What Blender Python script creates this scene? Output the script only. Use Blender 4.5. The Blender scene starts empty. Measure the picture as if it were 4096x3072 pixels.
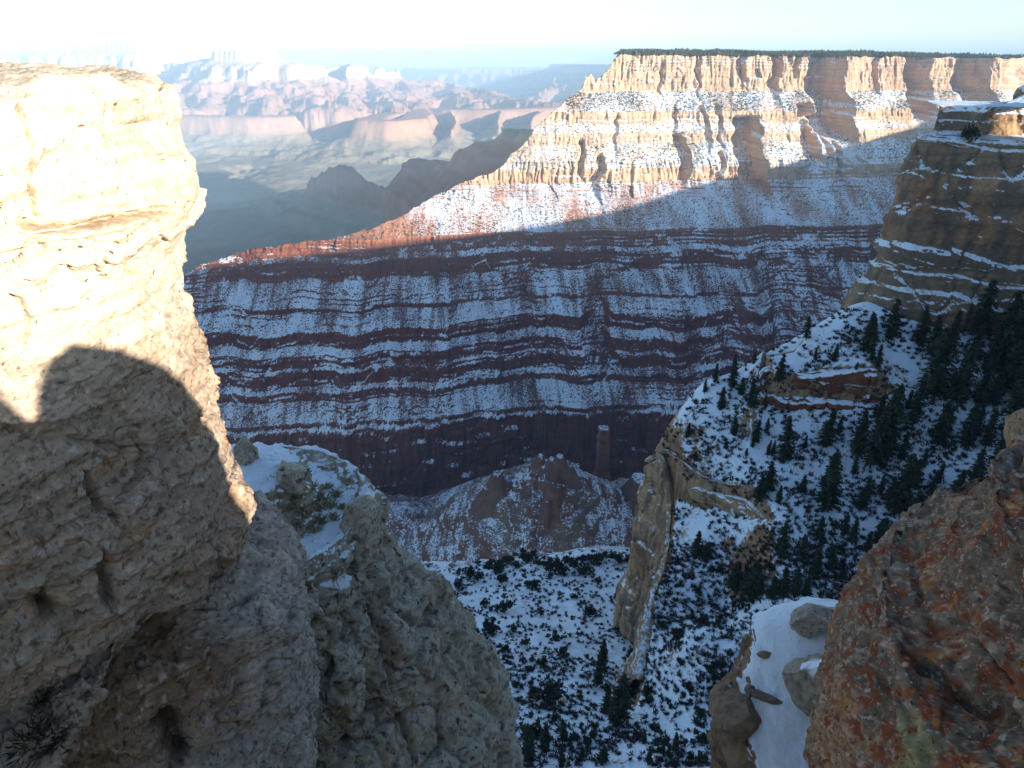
import bpy, math, random
import numpy as np
R = math.radians
SC = bpy.context.scene
COL = SC.collection
# ------------------------------------------------------------------ camera, sky, sun, exposure
PITCH = R(24.43)
FPX = 711.0                       # focal length in pixels of a 1024 wide frame
cam = bpy.data.cameras.new('camera')
cam.sensor_width = 36.0
cam.lens = FPX * 36.0 / 1024.0
cam.clip_start = 0.1
cam.clip_end = 120000.0
camo = bpy.data.objects.new('camera', cam)
camo.rotation_euler = (math.pi / 2 - PITCH, 0, 0)
COL.objects.link(camo)
SC.camera = camo

SUN_AZ, SUN_EL = R(130), R(10.5)  # to the right of the view direction and behind
w = bpy.data.worlds.new('World')
SC.world = w
w.use_nodes = True
nt = w.node_tree
sky = nt.nodes.new('ShaderNodeTexSky')
sky.sky_type = 'NISHITA'
sky.sun_disc = False
sky.sun_elevation = SUN_EL
sky.sun_rotation = SUN_AZ
sky.altitude = 2100
sky.air_density = 1.2
sky.dust_density = 1.0
sky.ozone_density = 1.6
nt.links.new(sky.outputs[0], nt.nodes['Background'].inputs[0])
nt.nodes['Background'].inputs[1].default_value = 0.10
sun = bpy.data.lights.new('sun', 'SUN')
sun.energy = 5.0
sun.angle = R(0.53)
sun.color = (1.0, 0.89, 0.75)
suno = bpy.data.objects.new('sun', sun)
SDIR = np.array([math.sin(SUN_AZ) * math.cos(SUN_EL), math.cos(SUN_AZ) * math.cos(SUN_EL), math.sin(SUN_EL)])
from mathutils import Vector
suno.rotation_euler = Vector(SDIR).to_track_quat('Z', 'Y').to_euler()
COL.objects.link(suno)
SC.view_settings.view_transform = 'Standard'
SC.view_settings.look = 'None'
SC.view_settings.exposure = 1.45
SC.view_settings.gamma = 1.0
SC.cycles.use_denoising = True
SC.cycles.max_bounces = 6
SC.cycles.diffuse_bounces = 3
SC.cycles.volume_bounces = 0

# ------------------------------------------------------------------ helpers
CP, SP = math.cos(PITCH), math.sin(PITCH)
def ray(u, v):
    X = (np.asarray(u, float) - 512.0) / FPX
    Y = -(np.asarray(v, float) - 384.0) / FPX
    return np.stack([X, CP + Y * SP, -SP + Y * CP], -1)
def at(u, v, D):                  # the world point seen at a photo position, D metres ahead
    d = ray(u, v)
    return d * (np.asarray(D, float) / d[..., 1])[..., None]
def tdown(v):                     # tangent of the angle below the horizon in the middle column
    d = ray(512, v)
    return -d[..., 2] / d[..., 1]
def proj(P):
    P = np.asarray(P, float)
    z = P[..., 1] * CP - P[..., 2] * SP
    y = P[..., 1] * SP + P[..., 2] * CP
    return 512 + FPX * P[..., 0] / z, 384 - FPX * y / z

_rng = np.random.RandomState(7)
_G = _rng.normal(size=(1024, 3)).astype(np.float32)
_G /= np.linalg.norm(_G, axis=1, keepdims=True)
_GX, _GY, _GZ = [np.ascontiguousarray(_G[:, i]) for i in range(3)]
_U1, _U2, _U3 = np.uint32(374761393), np.uint32(668265263), np.uint32(1274126177)
def _fin(h):
    h = (h ^ (h >> np.uint32(13))) * _U3
    return (h ^ (h >> np.uint32(16))) & np.uint32(1023)
def _h(i, j, k):
    return _fin(i.astype(np.int32).view(np.uint32) * _U1 + j.astype(np.int32).view(np.uint32) * _U2 + k.astype(np.int32).view(np.uint32) * _U3).astype(np.int64)
def noise(x, y, z=0.0, seed=0):
    x, y, z = np.broadcast_arrays(np.asarray(x, float), np.asarray(y, float), np.asarray(z, float))
    sh = x.shape
    res = np.empty(x.size, np.float32)
    xa, ya, za = x.ravel(), y.ravel(), z.ravel()
    for c0 in range(0, len(xa), 65536):          # blocks that stay in the processor's cache
        sl = slice(c0, c0 + 65536)
        q = [xa[sl] + seed * 17.31, ya[sl] + seed * 5.17, za[sl] + seed * 9.77]
        fl = [np.floor(a) for a in q]
        f = [(a - b).astype(np.float32) for a, b in zip(q, fl)]
        i = [b.astype(np.int32).view(np.uint32) for b in fl]
        u = [a * a * a * (a * (a * 6 - 15) + 10) for a in f]
        hx = (i[0] * _U1, (i[0] + np.uint32(1)) * _U1)
        hy = (i[1] * _U2, (i[1] + np.uint32(1)) * _U2)
        hz = (i[2] * _U3, (i[2] + np.uint32(1)) * _U3)
        def corner(a, b, c):
            h = _fin(hx[a] + hy[b] + hz[c])
            return _GX[h] * (f[0] - a) + _GY[h] * (f[1] - b) + _GZ[h] * (f[2] - c)
        e = []
        for c in (0, 1):
            g = []
            for b in (0, 1):
                n0 = corner(0, b, c)
                g.append(n0 + u[0] * (corner(1, b, c) - n0))
            e.append(g[0] + u[1] * (g[1] - g[0]))
        res[sl] = (e[0] + u[2] * (e[1] - e[0])) * 1.6
    return res.reshape(sh).astype(float)
def fbm(x, y, z=0.0, o=4, gain=0.5, seed=0):
    s, a, t = 0, 1.0, 0
    x, y, z = np.asarray(x, float), np.asarray(y, float), np.asarray(z, float)
    for i in range(o):
        s = s + a * noise(x, y, z, seed + i * 3)
        t += a
        a *= gain
        x, y, z = x * 2.03, y * 2.03, z * 2.03
    return s / t * 1.4
def ridged(x, y, z=0.0, o=4, seed=0):     # 1 on sharp crests, falling to about 0
    s, a, t = 0, 1.0, 0
    x, y, z = np.asarray(x, float), np.asarray(y, float), np.asarray(z, float)
    for i in range(o):
        s = s + a * (1 - np.abs(noise(x, y, z, seed + i * 3)) * 1.6)
        t += a
        a *= 0.5
        x, y, z = x * 2.1, y * 2.1, z * 2.1
    return s / t
def cells(x, y, z, seed=0):               # distance to nearest / second nearest random point
    x, y, z = [np.asarray(q, float) for q in np.broadcast_arrays(x, y, z)]
    sh = x.shape
    x, y, z = x.ravel() + seed * 3.7, y.ravel() + seed * 7.1, z.ravel() + seed * 1.3
    ix, iy, iz = np.floor(x).astype(np.int64), np.floor(y).astype(np.int64), np.floor(z).astype(np.int64)
    f1 = np.full(x.shape, 9.0); f2 = np.full(x.shape, 9.0); hid = np.zeros(x.shape, np.int64)
    for a in (-1, 0, 1):
        for b in (-1, 0, 1):
            for c in (-1, 0, 1):
                h = _h(ix + a, iy + b, iz + c)
                g = _G[h] * 0.45 + 0.5
                d = np.sqrt((ix + a + g[:, 0] - x) ** 2 + (iy + b + g[:, 1] - y) ** 2 + (iz + c + g[:, 2] - z) ** 2)
                m = d < f1
                f2 = np.where(m, f1, np.minimum(f2, d))
                hid = np.where(m, h, hid)
                f1 = np.where(m, d, f1)
    return f1.reshape(sh), f2.reshape(sh), hid.reshape(sh)
def sstep(a, b, x):
    t = np.clip((np.asarray(x, float) - a) / (b - a), 0, 1)
    return t * t * (3 - 2 * t)
def lerp(a, b, t):
    return a + (b - a) * t

def mesh_obj(name, V, F, mat, parent=None, attrs=None, smooth=True):
    V = np.ascontiguousarray(V, np.float32).reshape(-1, 3)
    F = np.ascontiguousarray(F, np.int32)
    n, k = F.shape
    me = bpy.data.meshes.new(name)
    me.vertices.add(len(V)); me.vertices.foreach_set('co', V.ravel())
    me.loops.add(n * k); me.loops.foreach_set('vertex_index', F.ravel())
    me.polygons.add(n); me.polygons.foreach_set('loop_start', np.arange(0, n * k, k, dtype=np.int32))
    me.update(calc_edges=True)
    me.polygons.foreach_set('use_smooth', np.full(n, smooth, bool))
    for a, d in (attrs or {}).items():
        d = np.asarray(d, np.float32)
        if d.ndim == 1 or d.shape[-1] != 3:
            at_ = me.attributes.new(a, 'FLOAT', 'POINT'); at_.data.foreach_set('value', d.ravel())
        else:
            at_ = me.attributes.new(a, 'FLOAT_COLOR', 'POINT')
            at_.data.foreach_set('color', np.concatenate([d.reshape(-1, 3), np.ones((d.size // 3, 1), np.float32)], 1).ravel())
    if mat: me.materials.append(mat)
    o = bpy.data.objects.new(name, me)
    COL.objects.link(o)
    if parent: o.parent = parent
    return o
def grid_faces(r, c, wrap=False, flip=False):
    i = np.arange(r * c).reshape(r, c)
    if wrap: i = np.concatenate([i, i[:, :1]], 1)
    q = np.stack([i[:-1, :-1], i[:-1, 1:], i[1:, 1:], i[1:, :-1]], -1).reshape(-1, 4)
    return q[:, ::-1] if flip else q
def grid_normals(P, wrap=False):
    if wrap:
        Q = np.concatenate([P[:, -1:], P, P[:, :1]], 1)
        dc = (Q[:, 2:] - Q[:, :-2])
    else:
        dc = np.gradient(P, axis=1)
    dr = np.gradient(P, axis=0)
    n = np.cross(dc, dr)
    return n / (np.linalg.norm(n, axis=-1, keepdims=True) + 1e-9)
def tag(o, label=None, cat=None, group=None, kind=None):
    for k, v in (('label', label), ('category', cat), ('group', group), ('kind', kind)):
        if v: o[k] = v
    return o

# ------------------------------------------------------------------ materials
def rock_material(name, fine, rough_noise=0.35, snow_fine=None, bump=0.4, snow_col=(0.70, 0.79, 0.90), snow_k=0.9, stretch=(1, 1, 1), speck=None, contrast=0.5, tint=(1.06, .97, .89)):
    """Rock whose colour ('rock') and snow cover ('snow') come from the mesh, broken up by fine 3D noise."""
    m = bpy.data.materials.new(name); m.use_nodes = True
    t = m.node_tree; N = t.nodes; L = t.links
    b = N['Principled BSDF']
    b.inputs['Roughness'].default_value = 0.92
    b.inputs['Specular IOR Level'].default_value = 0.15
    tc = N.new('ShaderNodeTexCoord')
    mp = N.new('ShaderNodeMapping'); mp.inputs['Scale'].default_value = stretch
    L.new(tc.outputs['Object'], mp.inputs['Vector'])
    def tex(scale, detail=6, rough=0.6, src=None):
        n = N.new('ShaderNodeTexNoise'); n.inputs['Scale'].default_value = scale
        n.inputs['Detail'].default_value = detail; n.inputs['Roughness'].default_value = rough
        L.new((src or mp).outputs[0 if src is None else 'Object'], n.inputs['Vector'])
        return n.outputs['Fac']
    def math_(op, a, b_, clamp=False):
        n = N.new('ShaderNodeMath'); n.operation = op; n.use_clamp = clamp
        for i, q in enumerate((a, b_)):
            if hasattr(q, 'links'): L.new(q, n.inputs[i])
            else: n.inputs[i].default_value = q
        return n.outputs[0]
    at1 = N.new('ShaderNodeAttribute'); at1.attribute_name = 'rock'
    at2 = N.new('ShaderNodeAttribute'); at2.attribute_name = 'snow'
    nf = tex(1.0 / fine)
    nc = tex(0.17 / fine, 4)
    mul = math_('ADD', math_('MULTIPLY', math_('SUBTRACT', nf, 0.5), contrast * 2.4), math_('MULTIPLY', math_('SUBTRACT', nc, 0.5), contrast * 1.6))
    mul = math_('ADD', mul, 1.0)
    mul = math_('MAXIMUM', mul, 0.25)
    sc = N.new('ShaderNodeVectorMath'); sc.operation = 'SCALE'
    tn = N.new('ShaderNodeVectorMath'); tn.operation = 'MULTIPLY'; tn.inputs[1].default_value = tint
    L.new(at1.outputs['Color'], tn.inputs[0]); L.new(tn.outputs[0], sc.inputs[0]); L.new(mul, sc.inputs['Scale'])
    col = sc.outputs[0]
    if speck:                      # dark or pale lichen spots
        for (sz, thr, c) in speck:
            vn = tex(1.0 / sz, 3, 0.55, tc)
            f = math_('MULTIPLY', math_('SUBTRACT', vn, thr), 14.0, True)
            mx = N.new('ShaderNodeMix'); mx.data_type = 'RGBA'
            L.new(f, mx.inputs['Factor']); L.new(col, mx.inputs[6]); mx.inputs[7].default_value = (*c, 1)
            col = mx.outputs[2]
    sf = tex(1.0 / (snow_fine or fine), 5, 0.65, tc)
    s = math_('ADD', at2.outputs['Fac'], math_('MULTIPLY', math_('SUBTRACT', sf, 0.5), snow_k * 2))
    s = math_('MULTIPLY', math_('SUBTRACT', s, 0.5), 5.0)
    s = math_('ADD', s, 0.5, True)
    mx = N.new('ShaderNodeMix'); mx.data_type = 'RGBA'
    L.new(s, mx.inputs['Factor']); L.new(col, mx.inputs[6]); mx.inputs[7].default_value = (*snow_col, 1)
    L.new(mx.outputs[2], b.inputs['Base Color'])
    if bump:
        bp = N.new('ShaderNodeBump'); bp.inputs['Strength'].default_value = bump; bp.inputs['Distance'].default_value = fine * 0.7
        L.new(nf, bp.inputs['Height']); L.new(bp.outputs[0], b.inputs['Normal'])
    return m
# ------------------------------------------------------------------ the inner canyon, its temples and the opposite rim
def P2(u, D):
    p = at(u, 100, D); return p[:2]
# stepped profile: height as a function of the distance walked down from a rim
_pd = np.array([0, 30, 260, 310, 560, 600, 760, 800, 960, 990, 1010, 1075, 1250, 1900, 3400, 6000, 9000], float)
_pz = np.array([100, 0, -95, -225, -330, -370, -420, -470, -530, -560, -575, -730, -800, -930, -1010, -1040, -1060], float)
def prof(d): return np.interp(d, _pd, _pz)
def dof(z): return float(np.interp(-z, -_pz, _pd))
# skeleton of crests: points (photo column, distance, crest height), half width, lift of the whole profile
def zof(v, D): return -float(tdown(v)) * D
_sk = []
def crest(pts, wid=0.0, dz=0.0, wander=1.0): _sk.append(([(u, D, z) for u, D, z in pts], wid, dz, wander))
# opposite rim at the far left
crest([(-420, 14500, 100), (-150, 13900, 100), (40, 13500, 100), (100, 13300, 100), (152, 13100, 100)], 330, 150)
crest([(-420, 17500, 100), (-100, 17500, 100), (110, 16500, 100)], 2300, 165, .5)
crest([(152, 13100, 60), (172, 12900, -60), (196, 12000, -95), (219, 11200, -20)], 60, 40)
# flat topped temple
crest([(231, 11000, 100), (250, 10900, 100), (273, 10900, 100)], 150, 20)
crest([(270, 10900, -20), (297, 10900, -60), (318, 11000, -225), (345, 11200, -330)], 60, 30)
crest([(226, 11000, 20), (214, 10300, -225), (206, 9600, -400)], 0, 20)
crest([(250, 10800, -20), (246, 10000, -330), (262, 9300, -480), (270, 8800, -560)], 30)
crest([(283, 10800, -20), (300, 9900, -300), (312, 9300, -420), (326, 8700, -560)], 20)
crest([(206, 9600, -400), (190, 9000, -530), (170, 8700, -560)], 40)
# pointed temple
crest([(357, 12400, 40), (357, 12380, 30)], 0, -30, .2)
crest([(357, 12400, -35), (342, 12200, -120), (328, 12000, -235), (318, 11600, -330), (300, 11200, -420)], 0)
crest([(357, 12400, -25), (372, 12400, -150), (383, 12500, -200), (404, 12700, -260), (430, 12800, -290), (455, 12800, -330), (485, 12500, -400)], 0)
crest([(357, 12300, -40), (352, 11400, -225), (345, 10700, -400), (338, 9900, -480), (344, 9000, -560)], 0)
crest([(372, 12300, -170), (380, 11400, -330), (384, 10700, -420), (378, 9900, -530), (386, 9000, -560)], 0)
crest([(404, 12600, -270), (415, 11600, -420), (420, 10800, -500), (412, 9900, -560)], 0)
crest([(455, 12700, -330), (462, 11600, -480), (480, 10800, -560)], 20)
crest([(485, 12500, -400), (510, 11500, -500), (528, 10800, -560), (560, 10500, -560)], 40)
# red walled promontories in the middle of the canyon
crest([(180, 8600, -560), (215, 8500, -560), (250, 8400, -562), (280, 8500, -560)], 130)
crest([(344, 9000, -560), (336, 8600, -560)], 90)
crest([(386, 9000, -562), (372, 8500, -562), (366, 7950, -565), (385, 7900, -568), (405, 8200, -566)], 110)
crest([(405, 8200, -566), (412, 8900, -562), (412, 9900, -560), (425, 9900, -565), (448, 9700, -565), (480, 9700, -562), (528, 10000, -560), (575, 10500, -560)], 140)
crest([(448, 9600, -575), (452, 8500, -620), (446, 8000, -700)], 0)
crest([(500, 9700, -565), (498, 8700, -640), (486, 7900, -760), (470, 7300, -880)], 0)
crest([(545, 9800, -565), (532, 8600, -640), (512, 7600, -780), (495, 7000, -900)], 0)
# opposite rim at the far right
crest([(415, 27000, 100), (433, 25500, 100), (470, 24500, 100), (520, 24000, 100), (560, 23000, 100)], 350, -330)
crest([(560, 22000, 100), (582, 18500, 100), (600, 17000, 100), (660, 15000, 100), (760, 14500, 100)], 350, -170)
crest([(720, 26000, 100), (520, 33000, 100), (380, 34000, 100)], 4000, -330, .3)
for k, u in enumerate((442, 456, 469, 481, 494, 506, 519, 533, 547, 560)):
    D = 24500 - 90 * k
    crest([(u, D, 20), (u - 3 + (k * 37 % 7), D - 1700, -225), (u - 5 + (k * 53 % 9), D - 3200, -480), (u - 8, D - 4300 - (k * 71 % 5) * 150, -580)], 0, -330, .5)
crest([(572, 19500, 60), (560, 17600, -200), (548, 15800, -420), (535, 14500, -560)], 0, -150, .5)
crest([(590, 17500, 60), (583, 15800, -240), (574, 14300, -480), (566, 13300, -560)], 0, -150, .5)
# nearer dark ridge of stepped red rock running out from behind the wall
def cp(u, v, D): return (u, D, zof(v, D))
_near = len(_sk)
crest([cp(560, 128, 2350), cp(523, 131, 2480)], 16)
crest([cp(512, 131, 2520), cp(508, 131, 2530)], 22)
crest([cp(535, 140, 2500), cp(503, 139, 2580), cp(489, 140, 2680), cp(479, 142, 2760), cp(466, 148, 2880)], 6, 0, .3)
crest([cp(466, 149, 2900), cp(452, 163, 3050), cp(430, 160, 3300), cp(418, 159, 3420), cp(406, 158, 3500)], 30, 0, .3)
crest([cp(400, 172, 3650), cp(388, 184, 3800), cp(374, 184, 3950), cp(356, 177, 4100), cp(346, 169, 4180), cp(334, 165.5, 4250), cp(324, 170, 4350), cp(314, 180, 4450), cp(300, 186, 4550), cp(285, 189, 4700), cp(262, 192, 4850), cp(235, 196, 5100), cp(205, 203, 5300)], 5, 0, .3)
_naz, _nr = 820, 640
az = np.linspace(R(-43), R(15), _naz)
rr = 2150 * (36000 / 2150) ** np.linspace(0, 1, _nr) ** 1.0
Rg, Ag = np.meshgrid(rr, az, indexing='ij')
X, Y = Rg * np.sin(Ag), Rg * np.cos(Ag)
wx = 330 * fbm(X / 2300, Y / 2300, 0, 4, seed=61); wy = 330 * fbm(X / 2300, Y / 2300, 9.1, 4, seed=62)
gul = ridged(X / 900, Y / 900, 0, 4, 63)            # ravines between spurs
gul2 = ridged(X / 240, Y / 240, 0, 4, 64); gul3 = ridged(X / 90, Y / 90, 0, 2, 60)
Zt = np.full(X.shape, -5000.0)
for i, (pts, wid, dz, wan) in enumerate(_sk):
    near = i >= _near
    k = 0.25 if near else 1.0
    q = np.array([[*P2(u, D), dof(z)] for u, D, z in pts])
    best = np.full(X.shape, 1e9)
    Xw, Yw = X + wx * k * wan * .5, Y + wy * k * wan * .5
    for a, b in zip(q[:-1], q[1:]):
        e = b[:2] - a[:2]; l2 = (e ** 2).sum() + 1e-6
        t = np.clip(((Xw - a[0]) * e[0] + (Yw - a[1]) * e[1]) / l2, 0, 1)
        d = np.hypot(Xw - a[0] - t * e[0], Yw - a[1] - t * e[1])
        d = np.maximum(d - wid, 0) * (2.4 if near else 1.0)
        if wan < .25: d = d * 2.0
        best = np.minimum(best, d + a[2] + t * (b[2] - a[2]))
    d0 = q[:, 2].min()
    rel = np.clip(best - d0, 0, 3000)
    best = best + np.minimum(rel, 700) * (0.9 * (0.5 - gul) + 0.30 * (0.5 - gul2) + .03 * (.5 - gul3)) * (0.5 if near else 1.0)
    Zt = np.maximum(Zt, prof(np.maximum(best, 0)) + dz)
# platform details and the inner gorge
Zt = Zt + 30 * fbm(X / 700, Y / 700, 0, 4, seed=65) * sstep(-700, -900, Zt) + 9 * fbm(X / 140, Y / 140, 0, 3, seed=66)
drain = np.abs(noise(X / 2600 + 1.3 * wx / 330, Y / 2600, 0, 67))
Zt = Zt - 130 * (1 - sstep(0.02, 0.10, drain)) * sstep(-880, -960, Zt)
zs = Zt + 6 * noise(X / 400, Y / 400, 0, 68)
fk = np.array([300, 0, -100, -225, -240, -330, -560, -575, -730, -760, -900, -1000, -1300], float)
fc = np.array([(.40, .34, .26), (.42, .34, .24), (.40, .31, .22), (.44, .36, .27), (.35, .215, .155), (.32, .185, .14), (.31, .18, .14), (.35, .22, .165), (.35, .24, .18), (.31, .27, .21), (.30, .27, .205), (.28, .255, .20), (.20, .17, .15)])
rock = np.stack([np.interp(-zs, -fk, fc[:, i]) for i in range(3)], -1)
rock = rock * 1.3
rock *= (1 + .22 * noise(zs / 22, X / 9000, 0, 69) + .12 * noise(X / 500, Y / 500, 0, 70))[..., None]
P = np.stack([X, Y, Zt], -1)
M_far = rock_material('hazy_canyon_rock', 60.0, bump=0.0, contrast=.25, tint=(1.03, .97, .90))
far = mesh_obj('inner_canyon_terrain', P.reshape(-1, 3), grid_faces(_nr, _naz), M_far, attrs={'rock': rock, 'snow': np.full(X.size, -0.6)})
tag(far, kind='structure')
# ------------------------------------------------------------------ the canyon wall across the side canyon, with its rim
_prof = [(54, 92.6, 3.2), (92.6, 113, .55), (113, 126, 2.2), (126, 134, .65), (134, 146, 1.8), (146, 171, .7), (171, 185, 5), (185, 234, .58), (234, 250, 2.2),
         (250, 256, .7), (256, 273, 2.4), (273, 298, .6), (298, 302, 3), (302, 322, .6), (322, 336, 3.2), (336, 346, .62), (346, 358, 2.4), (358, 362, .7), (362, 375, 3),
         (375, 381, .6), (381, 388, 2.6), (388, 412, .64), (412, 416, 2.5), (416, 420, .6), (420, 425, 2.5), (425, 508, 5.0), (508, 560, .7), (560, 640, .6)]
_Dz = [2085.0]; _Zz = [-float(tdown(54)) * 2085.0]; _Mz = []
for v1, v2, m in _prof:
    t2, t1 = float(tdown(v1)), float(tdown(v2))
    D1 = _Dz[-1] * (t2 + m) / (t1 + m)
    _Dz.append(D1); _Zz.append(-t1 * D1); _Mz.append(m)
_Dz, _Zz = np.array(_Dz), np.array(_Zz)
def mesa_D(z): return np.interp(-z, -_Zz, _Dz)
_sm = [i for i, a in enumerate(_Zz) if not (-650 < a < -432)]
def mesa_Ds(z): return np.interp(-z, -_Zz[_sm], _Dz[_sm])
MX0 = -30.0
# the skyline of the spur running down to the left, from the photograph
_crest_px = [(120, 330), (195, 281), (215, 266), (228, 262), (260, 250), (300, 243), (340, 237), (372, 227), (405, 215), (430, 199), (447, 190), (460, 183), (478, 177), (490, 174), (503, 167),
             (510, 156), (520, 147), (527, 141), (533, 132), (542, 122), (552, 113), (563, 103), (574, 95), (583, 88), (586, 78), (592, 74), (598, 80), (604, 76), (609, 70), (616, 60), (624, 54), (632, 52)]
_cx, _cz = [], []
for u, v in _crest_px:
    tt = float(tdown(v))
    zz = _Zz[0]
    for _ in range(60):              # meet of the view ray with the wall profile, allowing for the wall's slant
        D = mesa_D(zz)
        x = float(at(u, v, D)[0])
        D = D + 0.13 * (x - MX0)
        zz = 0.5 * zz + 0.5 * (-tt * D)
    _cx.append(x); _cz.append(zz)
_cx, _cz = np.array([_cx[0] - 400, _cx[0] - 150] + _cx), np.array([-1040, -700] + _cz)
RIMZ = _Zz[0]
def crest_z(x): return np.where(x > _cx[-1], RIMZ - 0.006 * (x - _cx[-1]), np.interp(x, _cx, _cz, left=-700))
def u2x(u, D): return float(at(u, 100, D)[0])
# recesses in the upper cliffs: (photo column, half width m, depth m, z from, z to, lean)
_alc = [(744, 11, 34, 20, -40), (777, 13, 48, 20, -75), (800, 8, 24, 20, -20), (838, 52, 160, 20, -185), (893, 9, 26, 10, -70), (942, 38, 150, 20, -140), (1003, 42, 120, 20, -150), (700, 4, 12, 10, -80), (664, 6, 14, -10, -70),
        (680, 6, 14, -120, -170), (712, 7, 18, -120, -200), (725, 6, 16, -120, -200), (693, 14, 40, -190, -270), (766, 34, 95, -150, -300), (826, 22, 70, -120, -240), (848, 12, 40, -150, -240), (586, 7, 22, -200, -270), (600, 11, 30, -235, -300), (617, 6, 14, -140, -200), (868, 8, 30, -215, -275), (735, 8, 28, -230, -285)]
def mesa_offset(x, z):
    """how far the wall stands back (+) from the plain profile"""
    o = 30 * noise(x / 330, 3.3, z / 900, 1) + 22 * noise(x / 150, 7.7, z / 500, 2)
    low = sstep(-350, -480, z)
    wv = noise(x / 260 + .35 * noise(x / 400, .7), 1.2, z / 2600, 4)
    o = o + low * (62 * (1.2 * np.abs(wv) - .35) + 26 * np.abs(noise(x / 110, 4.2, z / 1400, 6)) + 9 * noise(x / 55, 2.2, z / 300, 5))
    red = sstep(-655, -690, z)
    o = o * (1 - 0.45 * red)
    for u, hw, dep, z0, z1 in _alc:
        zc = 0.5 * (z0 + z1)
        xc = u2x(u, mesa_D(zc) + 30)
        prof = sstep(z1 - 35, z1 + 25, z) * (1 - sstep(z0 + 2, z0 + 20, z))
        xx = x + 14 * noise(z / 45, u, 0.3, 8) + 6 * noise(z / 13, u, .6, 9) + 5 * noise(x / 14, z / 20, u, 10)
        o = o + dep * prof * (1 - sstep(hw * 0.55, hw * 1.25, np.abs(xx - xc)))
        # a chute on the slope below
        o = o + 0.16 * dep * sstep(z1 - 150, z1 - 30, z) * (1 - sstep(z1 - 10, z1 + 30, z)) * np.exp(-((xx - xc) / (hw * 1.1)) ** 2)
    return o
def mesa_surface(x, z):
    up = sstep(-300, -270, z)
    z0 = z
    z = z + (9 * noise(x / 170, z / 120, 3.3, 33) + 4 * noise(x / 60, z / 60, 5.1, 34)) * sstep(-390, -420, z) * (1 - .7 * sstep(-640, -660, z))
    steep = np.interp(-z, -0.5 * (_Zz[1:] + _Zz[:-1]), np.array(_Mz))
    cliff = sstep(1.0, 2.2, steep)
    o = mesa_offset(x, z)
    # thin beds: hard beds stand out, soft ones stand back, with a little waviness along the wall
    zz = z + 3.0 * noise(x / 120, z / 200, 0, 11) + 1.0 * noise(x / 25, z / 60, 0, 12)
    bed = (np.abs(noise(zz / 9.0, 0.5 + x / 2500, 0, 13)) * 1.8 - 0.6) * 5 + noise(zz / 3.2, 0.2 + x / 700, 0, 14) * 3.0
    lm = sstep(-.1, .5, noise(x / 110, z / 35, .3, 16))
    o = o + bed * lerp(0.10 + .45 * lm, .25 + .75 * lm, cliff) * (1 - 0.4 * sstep(-660, -690, z))
    # flutes and joints on the cliffs
    fl = ridged(x / 26, z / 190, 0.4, 3, 15)
    bk = noise(np.floor(x / 31 + 1.2 * noise(x / 80, z / 70, 0, 35)), np.floor(z / 24 + .7 * noise(x / 60, .2, 0, 36)), .5, 37)
    o = o + cliff * 7 * bk
    fa = .05 + .75 * sstep(0, .6, noise(x / 130, z / 160, .2, 17))
    o = o + cliff * (9 * fa * (0.6 - fl) + 4.0 * noise(x / 7.5, z / 45, 0, 18) + 2.0 * noise(x / 3.2, z / 14, 0, 19))
    jt = np.abs(noise(x / 17 + 0.6 * noise(z / 60, x / 90, 0, 3), z / 400, 0, 21))
    o = o + cliff * up * 12 * np.exp(-(jt / 0.07) ** 2) * (0.5 + noise(x / 60, z / 50, 0, 22))
    # rills on the slopes
    sl = 1 - cliff
    # aprons of talus bury the ledges here and there
    ap = .9 * sstep(.12, .42, noise(x / 120 + .45 * noise(z / 90, .4), z / 200, 2.2, 28)) * sstep(-420, -440, z) * (1 - sstep(-640, -655, z))
    o = o + sl * (5.0 * ridged(x / 36 + 0.3 * noise(x / 90, z / 90, 1), z / 260, 1.7, 3, 23) - 4 + 3.0 * noise(x / 10, z / 10, 0, 26) + 2.0 * noise(x / 4.5, z / 4.5, 0, 27))
    return lerp(mesa_D(z), mesa_Ds(z0), ap) + 0.13 * (x - MX0) + o
_xs = np.concatenate([np.concatenate([np.arange(-1120, -760, 4.0), np.arange(-760, 1420, 2.0)]), 1420 + 8 * np.arange(0, 68)])
_zd = np.array([])
for (za, zb, da, db) in zip(_Zz[:-1], _Zz[1:], _Dz[:-1], _Dz[1:]):
    n = max(2, int(math.hypot(za - zb, (da - db)) / (1.9 if zb > -700 else 3.5)))
    _zd = np.concatenate([_zd, np.linspace(za, zb, n, endpoint=False)])
_zd = np.concatenate([_zd, [_Zz[-1]]])
Xg, Zg = np.meshgrid(_xs, _zd)
cz = crest_z(_xs) + 3.0 * noise(_xs / 21, 0.3, 0, 31) + 2.0 * noise(_xs / 7, 0.3, 0, 32)
cz = np.minimum(cz, RIMZ + 3) - np.where(_xs > _cx[-1], 7 * np.abs(noise(_xs / 150, .8)) + 3 * np.abs(noise(_xs / 37, .2)), 0)
Yg = mesa_surface(Xg, Zg)
above = Zg > cz[None, :]
# rows above the skyline lie behind it, falling away on the far side (or lie flat on the rim)
yc = mesa_surface(_xs, cz)
Z2 = np.where(above, cz[None, :] - 0.62 * (Zg - cz[None, :]) - 2.0 * np.abs(noise(Xg / 30, Zg / 30)), Zg)
Y2 = np.where(above, yc[None, :] + (Zg - cz[None, :]) * 1.0, Yg)
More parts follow.
